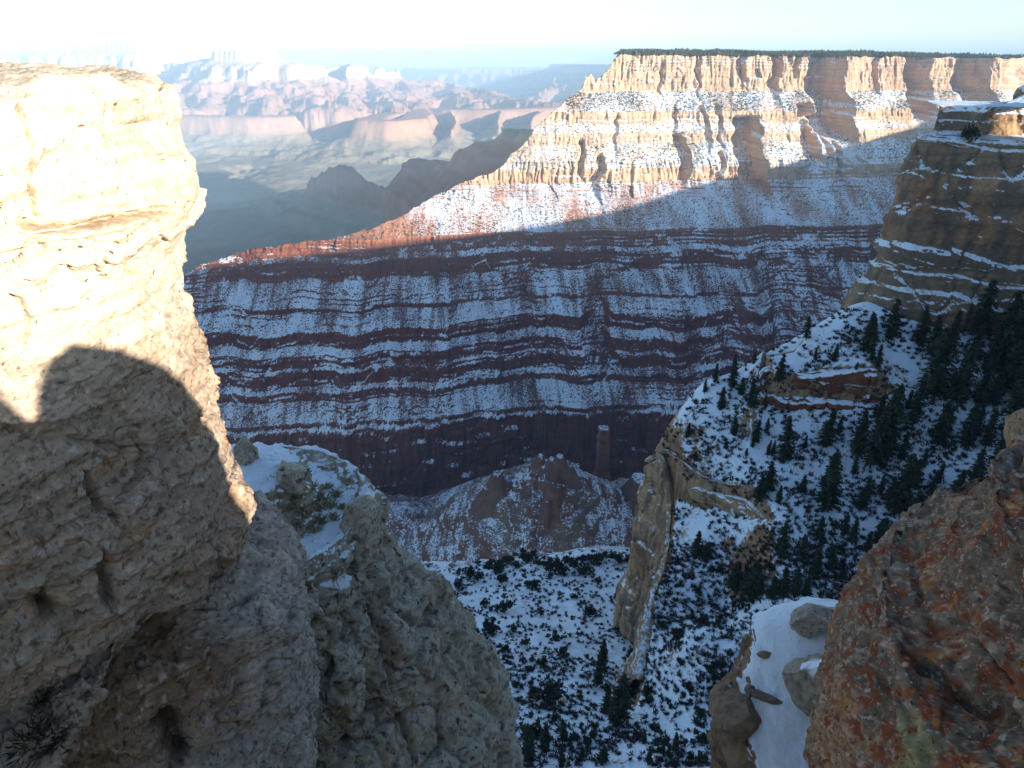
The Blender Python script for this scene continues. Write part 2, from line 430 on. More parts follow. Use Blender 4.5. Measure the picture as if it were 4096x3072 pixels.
# back: far side of the spur, level plateau on the mesa
nb = 46
tb = np.linspace(0, 1, nb + 1)[1:][::-1]
top = np.stack([_xs, Y2[0], Z2[0]], -1)
onrim = np.where(_xs > _cx[-1], 1.0, sstep(-20, 5, crest_z(_xs) - RIMZ + 6))
dmax = np.minimum(np.clip((_xs - (_cx[-1] - 25)) / 0.115, 40, 1000), np.interp(_xs, [1300, 1950], [1000, 60]))
dist = dmax[None] * tb[:, None] ** 2.2
Xb = np.repeat(_xs[None], nb, 0)
Yb = top[None, :, 1] + lerp(900 * tb[:, None], dist, onrim[None])
Zb = top[None, :, 2] + lerp(-560 * tb[:, None] - 0.0 * Xb, 5.0 * fbm(Xb / 300, Yb / 300, 0, 3, seed=41) + 16 * (1 - np.exp(-dist / 160)), onrim[None])
P = np.concatenate([np.stack([Xb, Yb, Zb], -1), np.stack([Xg, Y2, Z2], -1)], 0)
MESA_P = P
Nn = grid_normals(P)
Nn *= np.sign(Nn[..., 2:3] + 1e-9) * 0 + np.where((Nn[..., 1:2] * -1 + Nn[..., 2:3]) < 0, -1, 1)
nz = Nn[..., 2]
z = P[..., 2] + 4 * noise(P[..., 0] / 130, P[..., 2] / 300, 0, 51)
zk = [60, -74, -80, -120, -126, -180, -250, -284, -290, -365, -380, -425, -560, -655, -668, -830, -1000]
ck = [(.44, .335, .255), (.42, .31, .23), (.39, .31, .24), (.40, .295, .22), (.42, .31, .22), (.43, .33, .245), (.45, .36, .27), (.43, .30, .215), (.33, .18, .12), (.29, .145, .095),
      (.19, .075, .05), (.155, .058, .045), (.14, .055, .048), (.13, .055, .05), (.14, .06, .05), (.125, .055, .05), (.15, .08, .07)]
zk = np.array(zk, float); ck = np.array(ck)
rock = np.stack([np.interp(-z, -zk, ck[:, i]) for i in range(3)], -1)
bedc = 1 + 0.22 * noise(z / 6.0, P[..., 0] / 3000, 0, 52) + 0.14 * noise(z / 2.2, P[..., 0] / 900, 0, 53)
stain = 1 - 0.28 * sstep(.15, .5, noise(P[..., 0] / 9, P[..., 2] / 120, 0, 54)) * (nz < .5)
rock = np.clip(rock * (bedc * stain)[..., None], .01, .8)
xx = P[..., 0]
snow = sstep(0.42, 0.80, nz) * 0.66 - .02
snow = snow + 0.30 * noise(xx / 75, z / 60, 0, 55) + 0.22 * noise(xx / 22, z / 50, 0, 56)
snow = snow - 0.10 * sstep(-200, -150, z) - 0.18 * sstep(0, 20, z) - 0.32 * sstep(0, -400, xx) * sstep(-470, -400, z) - .10 * sstep(-400, -372, z) * (1 - sstep(-290, -280, z)) - .25 * sstep(-286, -250, z) * sstep(-100, 300, -xx + 200)
snow = snow - 0.20 * sstep(.60, .85, ridged(xx / 34 + z / 260, z / 190, 0, 2, 57)) * sstep(-370, -385, z)
snow = np.where(nz < .45, np.minimum(snow, -.05 + .4 * sstep(.2, .45, nz)), snow)
M_mesa = rock_material('banded_cliff_rock', 5.0, bump=0.5, snow_fine=2.6, snow_k=1.35)
mesa = mesh_obj('canyon_wall', P.reshape(-1, 3), grid_faces(*P.shape[:2], flip=True), M_mesa, attrs={'rock': rock, 'snow': np.clip(snow, -0.6, 1.2)})
tag(mesa, kind='structure')

# ------------------------------------------------------------------ scrub on the wall and the forest along its rim: far too many to count
M_scrub = bpy.data.materials.new('scrub_green'); M_scrub.use_nodes = True
_t = M_scrub.node_tree; _b = _t.nodes['Principled BSDF']; _b.inputs['Roughness'].default_value = .95; _b.inputs['Specular IOR Level'].default_value = .1
_a = _t.nodes.new('ShaderNodeAttribute'); _a.attribute_name = 'rock'; _t.links.new(_a.outputs['Color'], _b.inputs['Base Color'])
def clumps(name, pos, rad, hgt, col, seed, nlobe=2):
    """one mesh of many small ragged bushes"""
    rg = np.random.RandomState(seed); n = len(pos)
    V, F, Cc = [], [], []
    for l in range(nlobe):
        base = pos + rg.normal(size=(n, 3)) * rad[:, None] * (.45 if l else 0) * np.array([1, 1, .3])
        r = rad * (1 if l == 0 else .7)
        ang = np.arange(5) * 2 * math.pi / 5
        a = ang[None] + rg.rand(n, 1) * 6.28
        rr = r[:, None] * (.6 + .6 * rg.rand(n, 5))
        lo = np.stack([base[:, None, 0] + rr * np.cos(a), base[:, None, 1] + rr * np.sin(a), base[:, None, 2] + hgt[:, None] * (.18 + .3 * rg.rand(n, 5))], -1)
        tp = base + np.stack([rg.normal(size=n) * r * .15, rg.normal(size=n) * r * .15, hgt * (.8 + .4 * rg.rand(n))], -1)
        bt = base - np.stack([0 * r, 0 * r, .35 * hgt], -1)
        v = np.concatenate([lo, tp[:, None], bt[:, None]], 1)
        o = np.arange(n)[:, None] * 7 + l * n * 7
        for i in range(5):
            j = (i + 1) % 5
            F.append(np.concatenate([o + i, o + j, o + 5], 1)); F.append(np.concatenate([o + j, o + i, o + 6], 1))
        V.append(v.reshape(-1, 3))
        c = np.array(col)[None] * (.6 + .8 * rg.rand(n, 1))
        Cc.append(np.repeat(c, 7, 0))
    ob = mesh_obj(name, np.concatenate(V), np.concatenate(F), M_scrub, attrs={'rock': np.concatenate(Cc)}, smooth=False)
    return tag(ob, kind='stuff')
_rg = np.random.RandomState(5)
_sl = P[nb:, 90:1181].reshape(-1, 3); _nz = nz[nb:, 90:1181].ravel()
_den = sstep(.55, .75, _nz) * np.clip(.50 + .9 * noise(_sl[:, 0] / 60, _sl[:, 2] / 40, 0, 58), .06, 1.4) * (.75 + 1.5 * sstep(-135, -120, _sl[:, 2]) + .8 * sstep(-150, -200, _sl[:, 2]) * sstep(-300, -280, _sl[:, 2])) * (_sl[:, 2] > -720)
_pk = _rg.rand(len(_sl)) < _den * .12
_p = _sl[_pk]
clumps('hillside_scrub', _p, (.9 + 1.9 * _rg.rand(len(_p)) ** 2), (1.2 + 2.0 * _rg.rand(len(_p))), (.05, .055, .03), 6, 1)
_ix = np.nonzero((onrim > .5))[0]
_n = 24000
_c = _rg.choice(_ix[:-1], _n); _r = np.minimum(nb - 1, (nb - 1 - np.floor(_rg.rand(_n) ** 1.0 * 40)).astype(int))
_f, _g = _rg.rand(_n, 1), _rg.rand(_n, 1)
_p = P[_r, _c] * (1 - _f) * (1 - _g) + P[_r, _c + 1] * _f * (1 - _g) + P[_r + 1, _c] * (1 - _f) * _g + P[_r + 1, _c + 1] * _f * _g
clumps('rim_forest', _p, 1.8 + 1.5 * _rg.rand(_n), 4 + 5 * _rg.rand(_n), (.05, .055, .028), 7, 1)
# ------------------------------------------------------------------ the nearer slopes: spur with conifers, snowy side canyon floor
SA = np.array([math.sin(SUN_AZ), math.cos(SUN_AZ)]); SL = np.array([-SA[1], SA[0]]); TS = math.tan(SUN_EL)
def sun_ab(P):                    # position across the sunlight, height the light passes at over the camera
    P = np.asarray(P, float)
    a = P[..., 0] * SL[0] + P[..., 1] * SL[1]
    al = -(P[..., 0] * SA[0] + P[..., 1] * SA[1])
    return a, P[..., 2] + al * TS
class TPS:
    def __init__(s, pts, lam=1e-3):
        q = np.array(pts, float); s.c = q[:, :2] / 100.0; n = len(q)
        K = s.k(s.c, s.c) + lam * np.eye(n)
        A = np.zeros((n + 3, n + 3)); A[:n, :n] = K; A[:n, n] = 1; A[:n, n + 1:] = s.c; A[n, :n] = 1; A[n + 1:, :n] = s.c.T
        s.w = np.linalg.solve(A, np.concatenate([q[:, 2], np.zeros(3)]))
    def k(s, a, b):
        d2 = ((a[:, None] - b[None]) ** 2).sum(-1)
        return 0.5 * d2 * np.log(d2 + 1e-12)
    def __call__(s, x, y):
        sh = np.shape(x); p = np.stack([np.ravel(x), np.ravel(y)], -1) / 100.0
        out = np.empty(len(p)); n = len(s.c)
        for i in range(0, len(p), 50000):
            b = p[i:i + 50000]
            out[i:i + 50000] = s.k(b, s.c) @ s.w[:n] + s.w[n] + b @ s.w[n + 1:]
        return out.reshape(sh)
_m2 = [(852, 305, 240), (981, 329, 227), (1080, 345, 215), (780, 345, 236), (700, 385, 233), (667, 430, 231), (641, 477, 230), (800, 400, 215), (900, 400, 208), (1000, 400, 200),
       (690, 470, 212), (760, 470, 198), (850, 480, 191), (950, 480, 183), (768, 520, 182), (715, 492, 202), (850, 540, 172), (950, 540, 165), (847, 579, 162), (787, 574, 166), (960, 620, 150), (1060, 560, 150)]
_m2w = [(30, 300, -230), (70, 300, -200), (120, 300, -150), (10, 260, -200), (60, 350, -280), (130, 360, -230), (200, 330, -150)]
_m2w += [tuple(at(u, v, D) + np.array([-3, 13, -15 - k * 2])) for k, (u, v, D) in enumerate([(852, 305, 240), (815, 325, 238), (780, 345, 236), (740, 365, 234), (700, 385, 233), (683, 407, 232), (667, 430, 231), (654, 453, 230), (641, 477, 230)])]
_f0 = [(430, 768, 143), (520, 768, 143), (620, 768, 143), (450, 700, 187), (550, 700, 187), (450, 650, 235), (550, 650, 235), (616, 657, 236), (450, 600, 309), (550, 600, 309), (610, 600, 305),
       (420, 562, 398), (500, 560, 403), (560, 552, 412), (620, 548, 415)]
_f0w = [(0, 60, -125), (60, 60, -105), (-60, 60, -130), (0, 15, -70), (-150, 150, -195), (-150, 300, -268), (-150, 420, -325), (0, 455, -372), (-100, 460, -380), (100, 455, -372), (40, 560, -500), (-100, 560, -500), (150, 560, -480), (120, 80, -120), (220, 330, -290), (150, 400, -330)]
_g = [(430, 768, 143), (520, 768, 143), (620, 768, 143), (450, 700, 187), (550, 700, 187), (600, 700, 186), (700, 522, 234), (740, 530, 221), (768, 535, 210), (683, 557, 226), (668, 566, 227), (660, 580, 220), (650, 600, 214), (730, 606, 205), (690, 640, 190), (645, 650, 203),
       (787, 576, 194), (847, 581, 190), (960, 622, 176), (780, 620, 185), (740, 680, 171), (690, 740, 150), (760, 740, 148), (830, 700, 160), (650, 700, 181), (682, 500, 248)]
_gw = [(0, 60, -125), (60, 60, -105), (-60, 60, -130), (0, 15, -70), (-150, 150, -195), (120, 80, -95), (220, 330, -200), (150, 400, -250), (60, 300, -190)]
MS = 1.17
T_M2 = TPS([tuple(at(u, v, D * MS)) for u, v, D in _m2] + [tuple(np.array(q) * MS) for q in _m2w], 2e-3)
T_F0 = TPS([tuple(at(u, v, D)) for u, v, D in _f0] + _f0w, 2e-3)
T_G = TPS([tuple(at(u, v, D)) for u, v, D in _g] + _gw, 2e-3)
def lipl(pts): return np.array([at(u, v, D * MS) for u, v, D in pts])
_back = np.array([[112, 400, -250], [82, 325, -200], [64, 285, -178]], float)
LIP = np.concatenate([_back, lipl([(641, 477, 230), (650, 478, 226), (663, 480, 221), (678, 483, 214), (697, 489, 207), (715, 495, 202), (745, 506, 194), (770, 521, 183), (800, 545, 170)])])
WAL = np.concatenate([_back, lipl([(641, 477, 230)]), at(np.array([668, 664, 656, 648, 641]), np.array([500, 560, 585, 605, 655]), np.array([254, 230, 221, 214, 202])), at(np.array([636, 628]), np.array([690, 725]), np.array([188, 168]))])
def side(x, y, L):                # signed distance to a plan polyline, + on its left going along it
    best = np.full(np.shape(x), 1e9); sg = np.ones(np.shape(x))
    for a, b in zip(L[:-1, :2], L[1:, :2]):
        e = b - a; l2 = (e ** 2).sum()
        t = np.clip(((x - a[0]) * e[0] + (y - a[1]) * e[1]) / l2, 0, 1)
        dx, dy = x - a[0] - t * e[0], y - a[1] - t * e[1]
        d = np.hypot(dx, dy)
        c = e[0] * dy - e[1] * dx
        m = d < best - 1e-6
        best = np.where(m, d, best); sg = np.where(m, np.sign(c), sg)
    return best * sg
def tps_hit(T, u, v, D0=140, D1=330):
    d = ray(u, v); ts = np.arange(D0, D1, .5); q = d[None] * (ts / d[1])[:, None]
    return q[int(np.argmax(q[:, 2] < T(q[:, 0], q[:, 1])))]
OUT = np.array([tps_hit(T_M2, u, v) for u, v in [(768, 352), (762, 372), (767, 393), (785, 398), (815, 396), (850, 394), (882, 392)]])
def out_step(x, y):
    d = side(x, y, OUT)
    c = OUT[3]
    f = 1 - sstep(.75, 1.15, np.hypot((x - OUT[3:6, 0].mean()) / 25, (y - OUT[3:6, 1].mean()) / 30))
    return f * np.where(d > 0, 8.0 * sstep(-.5, 2, d) * np.exp(-np.maximum(d, 0) / 16), -5.0 * sstep(.5, -1, d) * np.exp(np.minimum(d, 0) / 12))
def mid_base(x, y):
    f, g, m = T_F0(x, y), T_G(x, y), T_M2(x, y)
    m = m + out_step(x, y)
    d = side(x, y, LIP)
    k = np.where(m < g, sstep(-10, 10, d), sstep(-.8, 2.2, d))
    gm = g + (m - g) * k
    return f + (gm - f) * sstep(-.8, 2.2, side(x, y, WAL))
def mid_rel(x, y, zb=None):       # small relief of the slopes
    h = 1.8 * fbm(x / 28, y / 28, 0, 3, seed=81) + 0.9 * ridged((x + .6 * y) / 22, (y - .6 * x) / 60, 0, 2, 84) + 0.5 * noise(x / 6, y / 6, 0, 86) + 0.22 * noise(x / 2.4, y / 2.4, 0, 87)
    return h
class HF:                         # quick lookup of the finished height field
    pass
xs = np.arange(-170, 260, 0.9); ys = np.concatenate([np.arange(10, 330, 0.8), np.arange(330, 600, 1.4)])
X, Y = np.meshgrid(xs, ys)
Zb = mid_base(X, Y)
Z = Zb + mid_rel(X, Y)
# rock ledges crossing the snow: terraces where hard beds come out
def terrace(zc, hgt, msk):
    global Z
    t = (Z - zc) / hgt
    up = np.clip(t, -1, 1)
    Z = Z + msk * hgt * 0.75 * (np.sign(up) * np.abs(up) ** 0.35 - up)
_nn = fbm(X / 35, Y / 35, 0, 3, seed=88)
o1 = at(770, 415, 206 * MS); o2 = at(800, 410, 203 * MS)
def blobm(p, rx, ry, soft=.5): return 1 - sstep(1 - soft, 1 + soft, np.hypot((X - p[0]) / rx, (Y - p[1]) / ry) + .25 * _nn)
ro = np.maximum(blobm(o1, 10, 13), blobm(o2, 16, 9))
kn = at(690, 585, 214); knm = blobm(kn, 13, 13)
for q in (-5, -2.5, 0, 2.5): terrace(kn[2] + q + .8 * _nn, 1.0, knm * .9)
for q in (-118, -137): terrace(q + 3 * _nn, 2.2, sstep(.1, .5, noise(X / 40, Y / 40, 0, 89)) * .8)
P = np.stack([X, Y, Z], -1)
MID = (xs, ys, Z)
def mid_z(x, y):
    x, y = np.asarray(x, float), np.asarray(y, float)
    i = np.clip(np.searchsorted(ys, y) - 1, 0, len(ys) - 2); j = np.clip(np.searchsorted(xs, x) - 1, 0, len(xs) - 2)
    fy = np.clip((y - ys[i]) / (ys[i + 1] - ys[i]), 0, 1); fx = np.clip((x - xs[j]) / (xs[j + 1] - xs[j]), 0, 1)
    return (Z[i, j] * (1 - fx) + Z[i, j + 1] * fx) * (1 - fy) + (Z[i + 1, j] * (1 - fx) + Z[i + 1, j + 1] * fx) * fy
nz = np.abs(grid_normals(P)[..., 2])
rock = np.ones(X.shape + (3,)) * np.array([.29, .205, .135])
rock = lerp(rock, np.array([.20, .12, .075]), sstep(0, .4, noise(Z / 5, X / 40, Y / 40, 98))[..., None])
rock *= (1 + .35 * noise(Z / 1.3, X / 60, 0, 90) + .3 * noise(X / 3, Y / 3, Z / 3, 99))[..., None]
snow = sstep(.36, .62, nz) * .82 + .26 * fbm(X / 22, Y / 22, 0, 3, seed=91) + .22 * noise(X / 5, Y / 5, 0, 94) + .12 * noise(X / 2.2, Y / 2.2, 0, 97) - .25 * sstep(.2, .6, noise(X / 60, Y / 60, 0, 95)) * sstep(-300, -340, Zb)
snow = snow - 0.12 * sstep(.5, .85, ridged((X + .6 * Y) / 14, (Y - .6 * X) / 60, 0, 2, 96)) - .25 * sstep(330, 420, Y)
M_mid = rock_material('snowy_slope_ground', 1.6, bump=.5, snow_fine=1.3, snow_k=.75)
sl = mesh_obj('snowy_slope_terrain', P.reshape(-1, 3), grid_faces(*X.shape), M_mid, attrs={'rock': rock, 'snow': np.clip(snow, -.6, 1.25)})
tag(sl, kind='structure')

# ------------------------------------------------------------------ stepped cliffs standing out of the slopes
def resample(L, step):
    L = np.asarray(L, float); s = np.concatenate([[0], np.cumsum(np.hypot(*np.diff(L[:, :2], axis=0).T))])
    q = np.arange(0, s[-1], step)
    out = np.stack([np.interp(q, s, L[:, i]) for i in range(L.shape[1])], -1)
    k = np.hanning(int(9 / step) * 2 + 3); k /= k.sum(); h = len(k) // 2     # round the corners
    pad = np.concatenate([np.repeat(out[:1], h, 0), out, np.repeat(out[-1:], h, 0)])
    return np.stack([np.convolve(pad[:, i], k, 'valid') for i in range(L.shape[1])], -1), q
def cliff(name, line, profile, mat, rockfn, step=.6, vstep=.5, seed=0, bed=(2.2, .7), amp=1.0, snow_hi=.9, flute=9.0, warp=0.0):
    """line: plan polyline (x, y, ztop, zbottom), face on its right side; profile: fraction of height -> metres set out from the top edge"""
    C, q = resample(line, step)
    T = np.gradient(C[:, :2], axis=0); T /= np.linalg.norm(T, axis=1, keepdims=True)
    nrm = np.stack([T[:, 1], -T[:, 0]], -1)
    k = np.hanning(21); k /= k.sum()
    nrm = np.stack([np.convolve(np.pad(nrm[:, i], 10, 'edge'), k, 'valid') for i in (0, 1)], -1)
    nrm /= np.linalg.norm(nrm, axis=1, keepdims=True)
    H = (C[:, 2] - C[:, 3]).max()
    pf = np.array(profile, float)
    arc = np.concatenate([[0], np.cumsum(np.hypot(np.diff(pf[:, 0]) * H, np.diff(pf[:, 1])))])
    t = np.linspace(0, arc[-1], int(arc[-1] / vstep))
    fr, out = np.interp(t, arc, pf[:, 0]), np.interp(t, arc, pf[:, 1])
    Zz = C[None, :, 2] + (C[None, :, 3] - C[None, :, 2]) * fr[:, None]
    S = np.repeat(q[None], len(t), 0)
    zw = Zz + .5 * noise(S / 22, Zz / 30, 0, seed + 1)
    face = np.clip(np.gradient(fr * H)[:, None] / vstep * 1.3, 0, 1)
    fe = fr[:, None] + warp * (.55 * noise(S / 34, fr[:, None] * 2.5, 0, seed + 12) + .16 * noise(np.floor(S / 13 + .6 * noise(S / 9, fr[:, None] * 6)), .3, fr[:, None] * 1.2, seed + 13))
    o = np.where(fr[:, None] > .02, np.interp(np.clip(fe, .021, 1), pf[:, 0], pf[:, 1]), out[:, None])
    b1 = noise(zw / bed[0], .4 + S / 160, 0, seed + 2); b2 = noise(zw / bed[1], .4 + S / 40, 0, seed + 3)
    o = o + amp * face * (1.5 * np.sign(b1) * np.abs(b1) ** .6 + .5 * b2)
    jn = np.abs(noise(S / flute, zw / 28, 0, seed + 4))
    blk = noise(np.floor(zw / (bed[0] * 1.6) + .8 * noise(S / 30, 0, 0, seed + 9)), S / (flute * .9), 0, seed + 5)
    o = o + amp * face * (2.6 * noise(S / 26, zw / 60, 0, seed + 6) + 1.3 * blk - 1.6 * np.exp(-(jn / .06) ** 2) + .7 * noise(S / 3.5, zw / 4, 0, seed + 7) + .3 * noise(S / 1.2, zw / 1.0, 0, seed + 8))
    P = np.stack([C[None, :, 0] + nrm[None, :, 0] * o, C[None, :, 1] + nrm[None, :, 1] * o, Zz + (1 - face) * .5 * noise(S / 4, out[:, None] / 4, 0, seed + 10)], -1)
    N = grid_normals(P); nz = np.abs(N[..., 2])
    rock = rockfn(P, S, zw, nz)
    snow = sstep(.35, .75, nz) * snow_hi - .12 + .22 * noise(S / 7, zw / 3, 0, seed + 11)
    ob = mesh_obj(name, P.reshape(-1, 3), grid_faces(*P.shape[:2]), mat, attrs={'rock': rock, 'snow': np.clip(snow, -.6, 1.2)})
    return ob, P
def tan_rock(P, S, zw, nz):
    base = np.stack([np.full(zw.shape, q) for q in (.32, .225, .145)], -1)
    base = lerp(base, np.array([.25, .15, .095]), sstep(.0, .5, noise(S / 30, zw / 14, 0, 301))[..., None])
    base *= (1 + .25 * noise(zw / 1.5, S / 90, 0, 302))[..., None]
    dark = sstep(-.15, .3, noise(S / 3.0, zw / 26, 0, 303) + .7 * noise(S / 40, zw / 9, 0, 304)) * (nz < .6)
    return lerp(base, np.array([.10, .095, .085]), .75 * dark[..., None])
def grey_rock(P, S, zw, nz):
    c = tan_rock(P, S, zw, nz)
    g = sstep(-.25, .3, noise(S / 60, zw / 16, 0, 305) + .5 * noise(S / 5, zw / 40, 0, 306)) * (nz < .7)
    return lerp(c * 1.0, np.array([.14, .12, .10]), .6 * g[..., None])
M_tan = rock_material('tan_cliff_rock', 1.2, bump=.6, snow_fine=1.1, snow_k=.6)
def wall_line(L, top, bot, lift=.6, sink=6):
    q, _ = resample(np.concatenate([L[:, :2], np.zeros((len(L), 1))], 1), 1.0)
    T = np.gradient(q[:, :2], axis=0); T /= np.linalg.norm(T, axis=1, keepdims=True); n = np.stack([T[:, 1], -T[:, 0]], -1)
    i, o = q[:, :2] - 2.6 * n, q[:, :2] + 6 * n
    zt = mid_base(i[:, 0], i[:, 1]) + lift; zb = np.minimum(mid_base(o[:, 0], o[:, 1]) - sink, zt - 2)
    return np.stack([q[:, 0], q[:, 1], zt, zb], -1)
ob, _ = cliff('cliff_prow', wall_line(WAL[:-1], 0, 0, .05), [(.05, -4), (.0, -1.2), (.015, -.3), (.03, 0), (.3, 1.6), (.32, 2.8), (.65, 5), (.67, 6.5), (1, 10)], M_tan, tan_rock, seed=310, amp=.9, bed=(7, 1.6), snow_hi=.6, flute=9, warp=.08)
tag(ob, 'tall brown rock prow with dark streaks above the snowy canyon floor', 'cliff')
ob, _ = cliff('cliff_band', wall_line(LIP[3:], 0, 0, .05, 3), [(.25, -4), (0, -1.2), (.04, -1), (.1, 0), (.6, 1.0), (1, 2)], M_tan, tan_rock, seed=350, amp=.8, bed=(4, 1.2), snow_hi=.8)
tag(ob, 'low broken band of brown rock crossing the snow right of the tall prow', 'cliff')
def red_rock(P, S, zw, nz):
    c = np.ones(P.shape) * np.array([.17, .075, .045]) * (1 + .35 * noise(zw / 1.2, S / 50, 0, 361) + .2 * noise(S / 3, zw / 3, 0, 362))[..., None]
    return np.clip(c, .01, .6)
ob, _ = cliff('cliff_outcrop', wall_line(OUT, 0, 0, .5, 3), [(0, -2.5), (.03, -1), (.06, 0), (.45, .5), (.48, 1.8), (1, 2.6)], M_tan, red_rock, seed=370, amp=.8, bed=(3.0, 1.0), snow_hi=.95, flute=7, warp=.22)
tag(ob, 'reddish brown layered outcrop breaking through the snowy conifer slope', 'rock outcrop')
b0 = at(847, 305, 240)
line = np.array([(240, 400, -22, -120), (198, 330, -22, -110), (166, 288, -22, -105), (132, 251, -22, -88), (134, 240, -22, -86), (165, 233, -23, -90), (205, 226, -24, -96), (240, 205, -24, -100), (265, 160, -24, -100)], float) * MS
ob, M1P = cliff('cliff_promontory', line, [(-.14, -50), (-.13, -26), (-.115, -25), (-.10, -23.5), (0.0, -22.5), (.006, -4), (.03, 0), (.17, .3), (.18, 1.0), (.36, 1.2), (.375, 2.0), (.55, 2.4), (.57, 4.6), (.66, 5.2), (.67, 6.8), (.75, 7.6), (.77, 9.6), (1, 13)], M_tan, grey_rock, seed=330, bed=(9.0, 2.4), step=.6, vstep=.5, flute=16, amp=1.0, snow_hi=.75, warp=.12)
tag(ob, 'layered tan and grey cliff with snow lined ledges above the conifer slope', 'cliff')

# ------------------------------------------------------------------ talus and pinnacles at the foot of the far wall
xs2 = np.arange(-330, 420, 2.0); ys2 = np.arange(640, 1300, 2.0)
X, Y = np.meshgrid(xs2, ys2)
def px_at(u, v, D): return at(u, v, D)
Zt = -700 - (1060 - Y) * .62
Zt = np.where(Y > 1060, -700 - (Y - 1060) * .5, Zt) - 30
Zt = np.minimum(Zt, -700 + 0 * Y) + 10 * fbm(X / 90, Y / 90, 0, 4, seed=101)
def cone(u, v, D, steep, rad=0.0, seed=0):
    global Zt
    p = at(u, v, D)
    d = np.hypot(X - p[0], (Y - p[1]) * .8)
    ang = np.arctan2(Y - p[1], X - p[0])
    d = np.maximum(d - rad, 0) * (1 + .35 * noise(np.cos(ang) * 2.2, np.sin(ang) * 2.2, d / 120, seed))
    Zt = np.maximum(Zt, p[2] - d * steep)
def ridge(pts, steep, wid=0, seed=0):
    global Zt
    q = np.array([at(u, v, D) for u, v, D in pts]); best = np.full(X.shape, -9e9)
    wxx = 10 * fbm(X / 40, Y / 40, 0, 3, seed=seed)
    for a, b in zip(q[:-1], q[1:]):
        e = (b - a)[:2]; l2 = (e ** 2).sum() + 1e-9
        t = np.clip(((X + wxx - a[0]) * e[0] + (Y - a[1]) * e[1]) / l2, 0, 1)
        d = np.hypot(X + wxx - a[0] - t * e[0], Y - a[1] - t * e[1])
        best = np.maximum(best, a[2] + t * (b[2] - a[2]) - np.maximum(d - wid, 0) * steep)
    Zt = np.maximum(Zt, best)
ridge([(470, 512, 1100), (500, 505, 1060), (520, 480, 1020), (540, 457, 1000), (556, 460, 990), (572, 470, 990), (592, 488, 1010), (622, 490, 1040), (660, 470, 1090)], .72, 2, 103)
ridge([(540, 456, 1000), (530, 500, 935), (515, 545, 880)], .75, 0, 104)
ridge([(560, 462, 985), (568, 500, 925), (560, 545, 880)], .75, 0, 105)
ridge([(390, 520, 1090), (420, 535, 1040), (440, 560, 980)], .7, 0, 106)
Zt = Zt - 9 * ridged(X / 34, Y / 60, 0, 3, 108)
for k, (u, v, D, r, st) in enumerate([(497, 473, 985, 7, 2.1), (487, 488, 975, 6, 2.2), (541, 455, 1000, 3, 1.6), (552, 459, 985, 5, 2.4), (560, 456, 980, 6, 2.4), (570, 466, 975, 5, 2.3), (556, 486, 945, 9, 2.2), (571, 492, 945, 8, 2.2), (548, 500, 930, 6, 2.2), (585, 500, 955, 8, 2.0), (466, 505, 1060, 12, 1.7), (455, 520, 1030, 14, 1.5), (560, 518, 915, 12, 1.8), (600, 507, 985, 10, 1.8), (640, 478, 1040, 14, 2)]):
    cone(u, v, D, st, r, 110 + k)
bedz = Zt + 2 * noise(X / 60, Y / 60)
Zt = Zt + 2.2 * np.abs(noise(bedz / 7, .3)) + 1.5 * fbm(X / 12, Y / 12, 0, 2, seed=130)
P = np.stack([X, Y, Zt], -1)
nz = np.abs(grid_normals(P)[..., 2])
rock = np.ones(X.shape + (3,)) * np.array([.15, .09, .08]) * (1 + .3 * noise(bedz / 4, X / 200, 0, 131))[..., None]
rock = lerp(rock, np.array([.15, .12, .10]), sstep(0, .5, noise(X / 70, Y / 70, 0, 132))[..., None])
snow = sstep(.50, .84, nz) * .52 + .25 * fbm(X / 30, Y / 60, 0, 3, seed=133) - .12 * sstep(.5, .8, ridged(X / 16, Y / 60, 0, 2, 134))
M_tal = rock_material('talus_rock', 4.0, bump=.5, snow_fine=3.0, snow_k=.9)
tl = mesh_obj('talus_terrain', P.reshape(-1, 3), grid_faces(*X.shape), M_tal, attrs={'rock': rock, 'snow': np.clip(snow, -.6, 1.2)})
tag(tl, kind='structure')

# ------------------------------------------------------------------ unseen rim we stand on, behind the camera, crests shaped to cast the shade
def rim_band(name, pts, spread, drop, seed):
    L, q = resample(np.array(pts, float), 6.0)
    T = np.gradient(L[:, :2], axis=0); T /= np.linalg.norm(T, axis=1, keepdims=True); n = np.stack([T[:, 1], -T[:, 0]], -1)
    off = np.array([-spread * 1.6, -spread * 1.0, -spread * .5, -spread * .2, -spread * .06, 0, spread * .06, spread * .2, spread * .6, spread * 1.2, spread * 2.0])
    dz = np.array([-1.0, -.7, -.4, -.22, -.05, 0, -.02, -.03, -.05, -.15, -.5]) * drop
    P = np.stack([L[None, :, 0] + n[None, :, 0] * off[:, None], L[None, :, 1] + n[None, :, 1] * off[:, None], L[None, :, 2] + dz[:, None] + 0 * L[None, :, 0]], -1)
    s = spread / 14
    P[..., 2] += s * .25 * noise(P[..., 0] / 23, P[..., 1] / 23, 0, seed) * (np.abs(off) > 0)[:, None]
    nz = np.abs(grid_normals(P)[..., 2])
    rock = np.ones(P.shape) * np.array([.36, .28, .19])
    o = mesh_obj(name, P.reshape(-1, 3), grid_faces(*P.shape[:2]), M_tan, attrs={'rock': rock, 'snow': sstep(.6, .9, nz) * .8})
    return tag(o, kind='structure')
def rimz(x, y, b): return b + (x * SA[0] + y * SA[1]) * TS
_q = [(322, 185, -6), (340, 110, -2), (320, 40, -3), (260, -25, -5), (180, -65, -4), (128, -84, -4), (112, -92, -6), (100, -98, -16), (70, -105, -22)]
rim_band('canyon_rim_terrain', [(x, y, rimz(x, y, b)) for x, y, b in _q], 40, 260, 140)
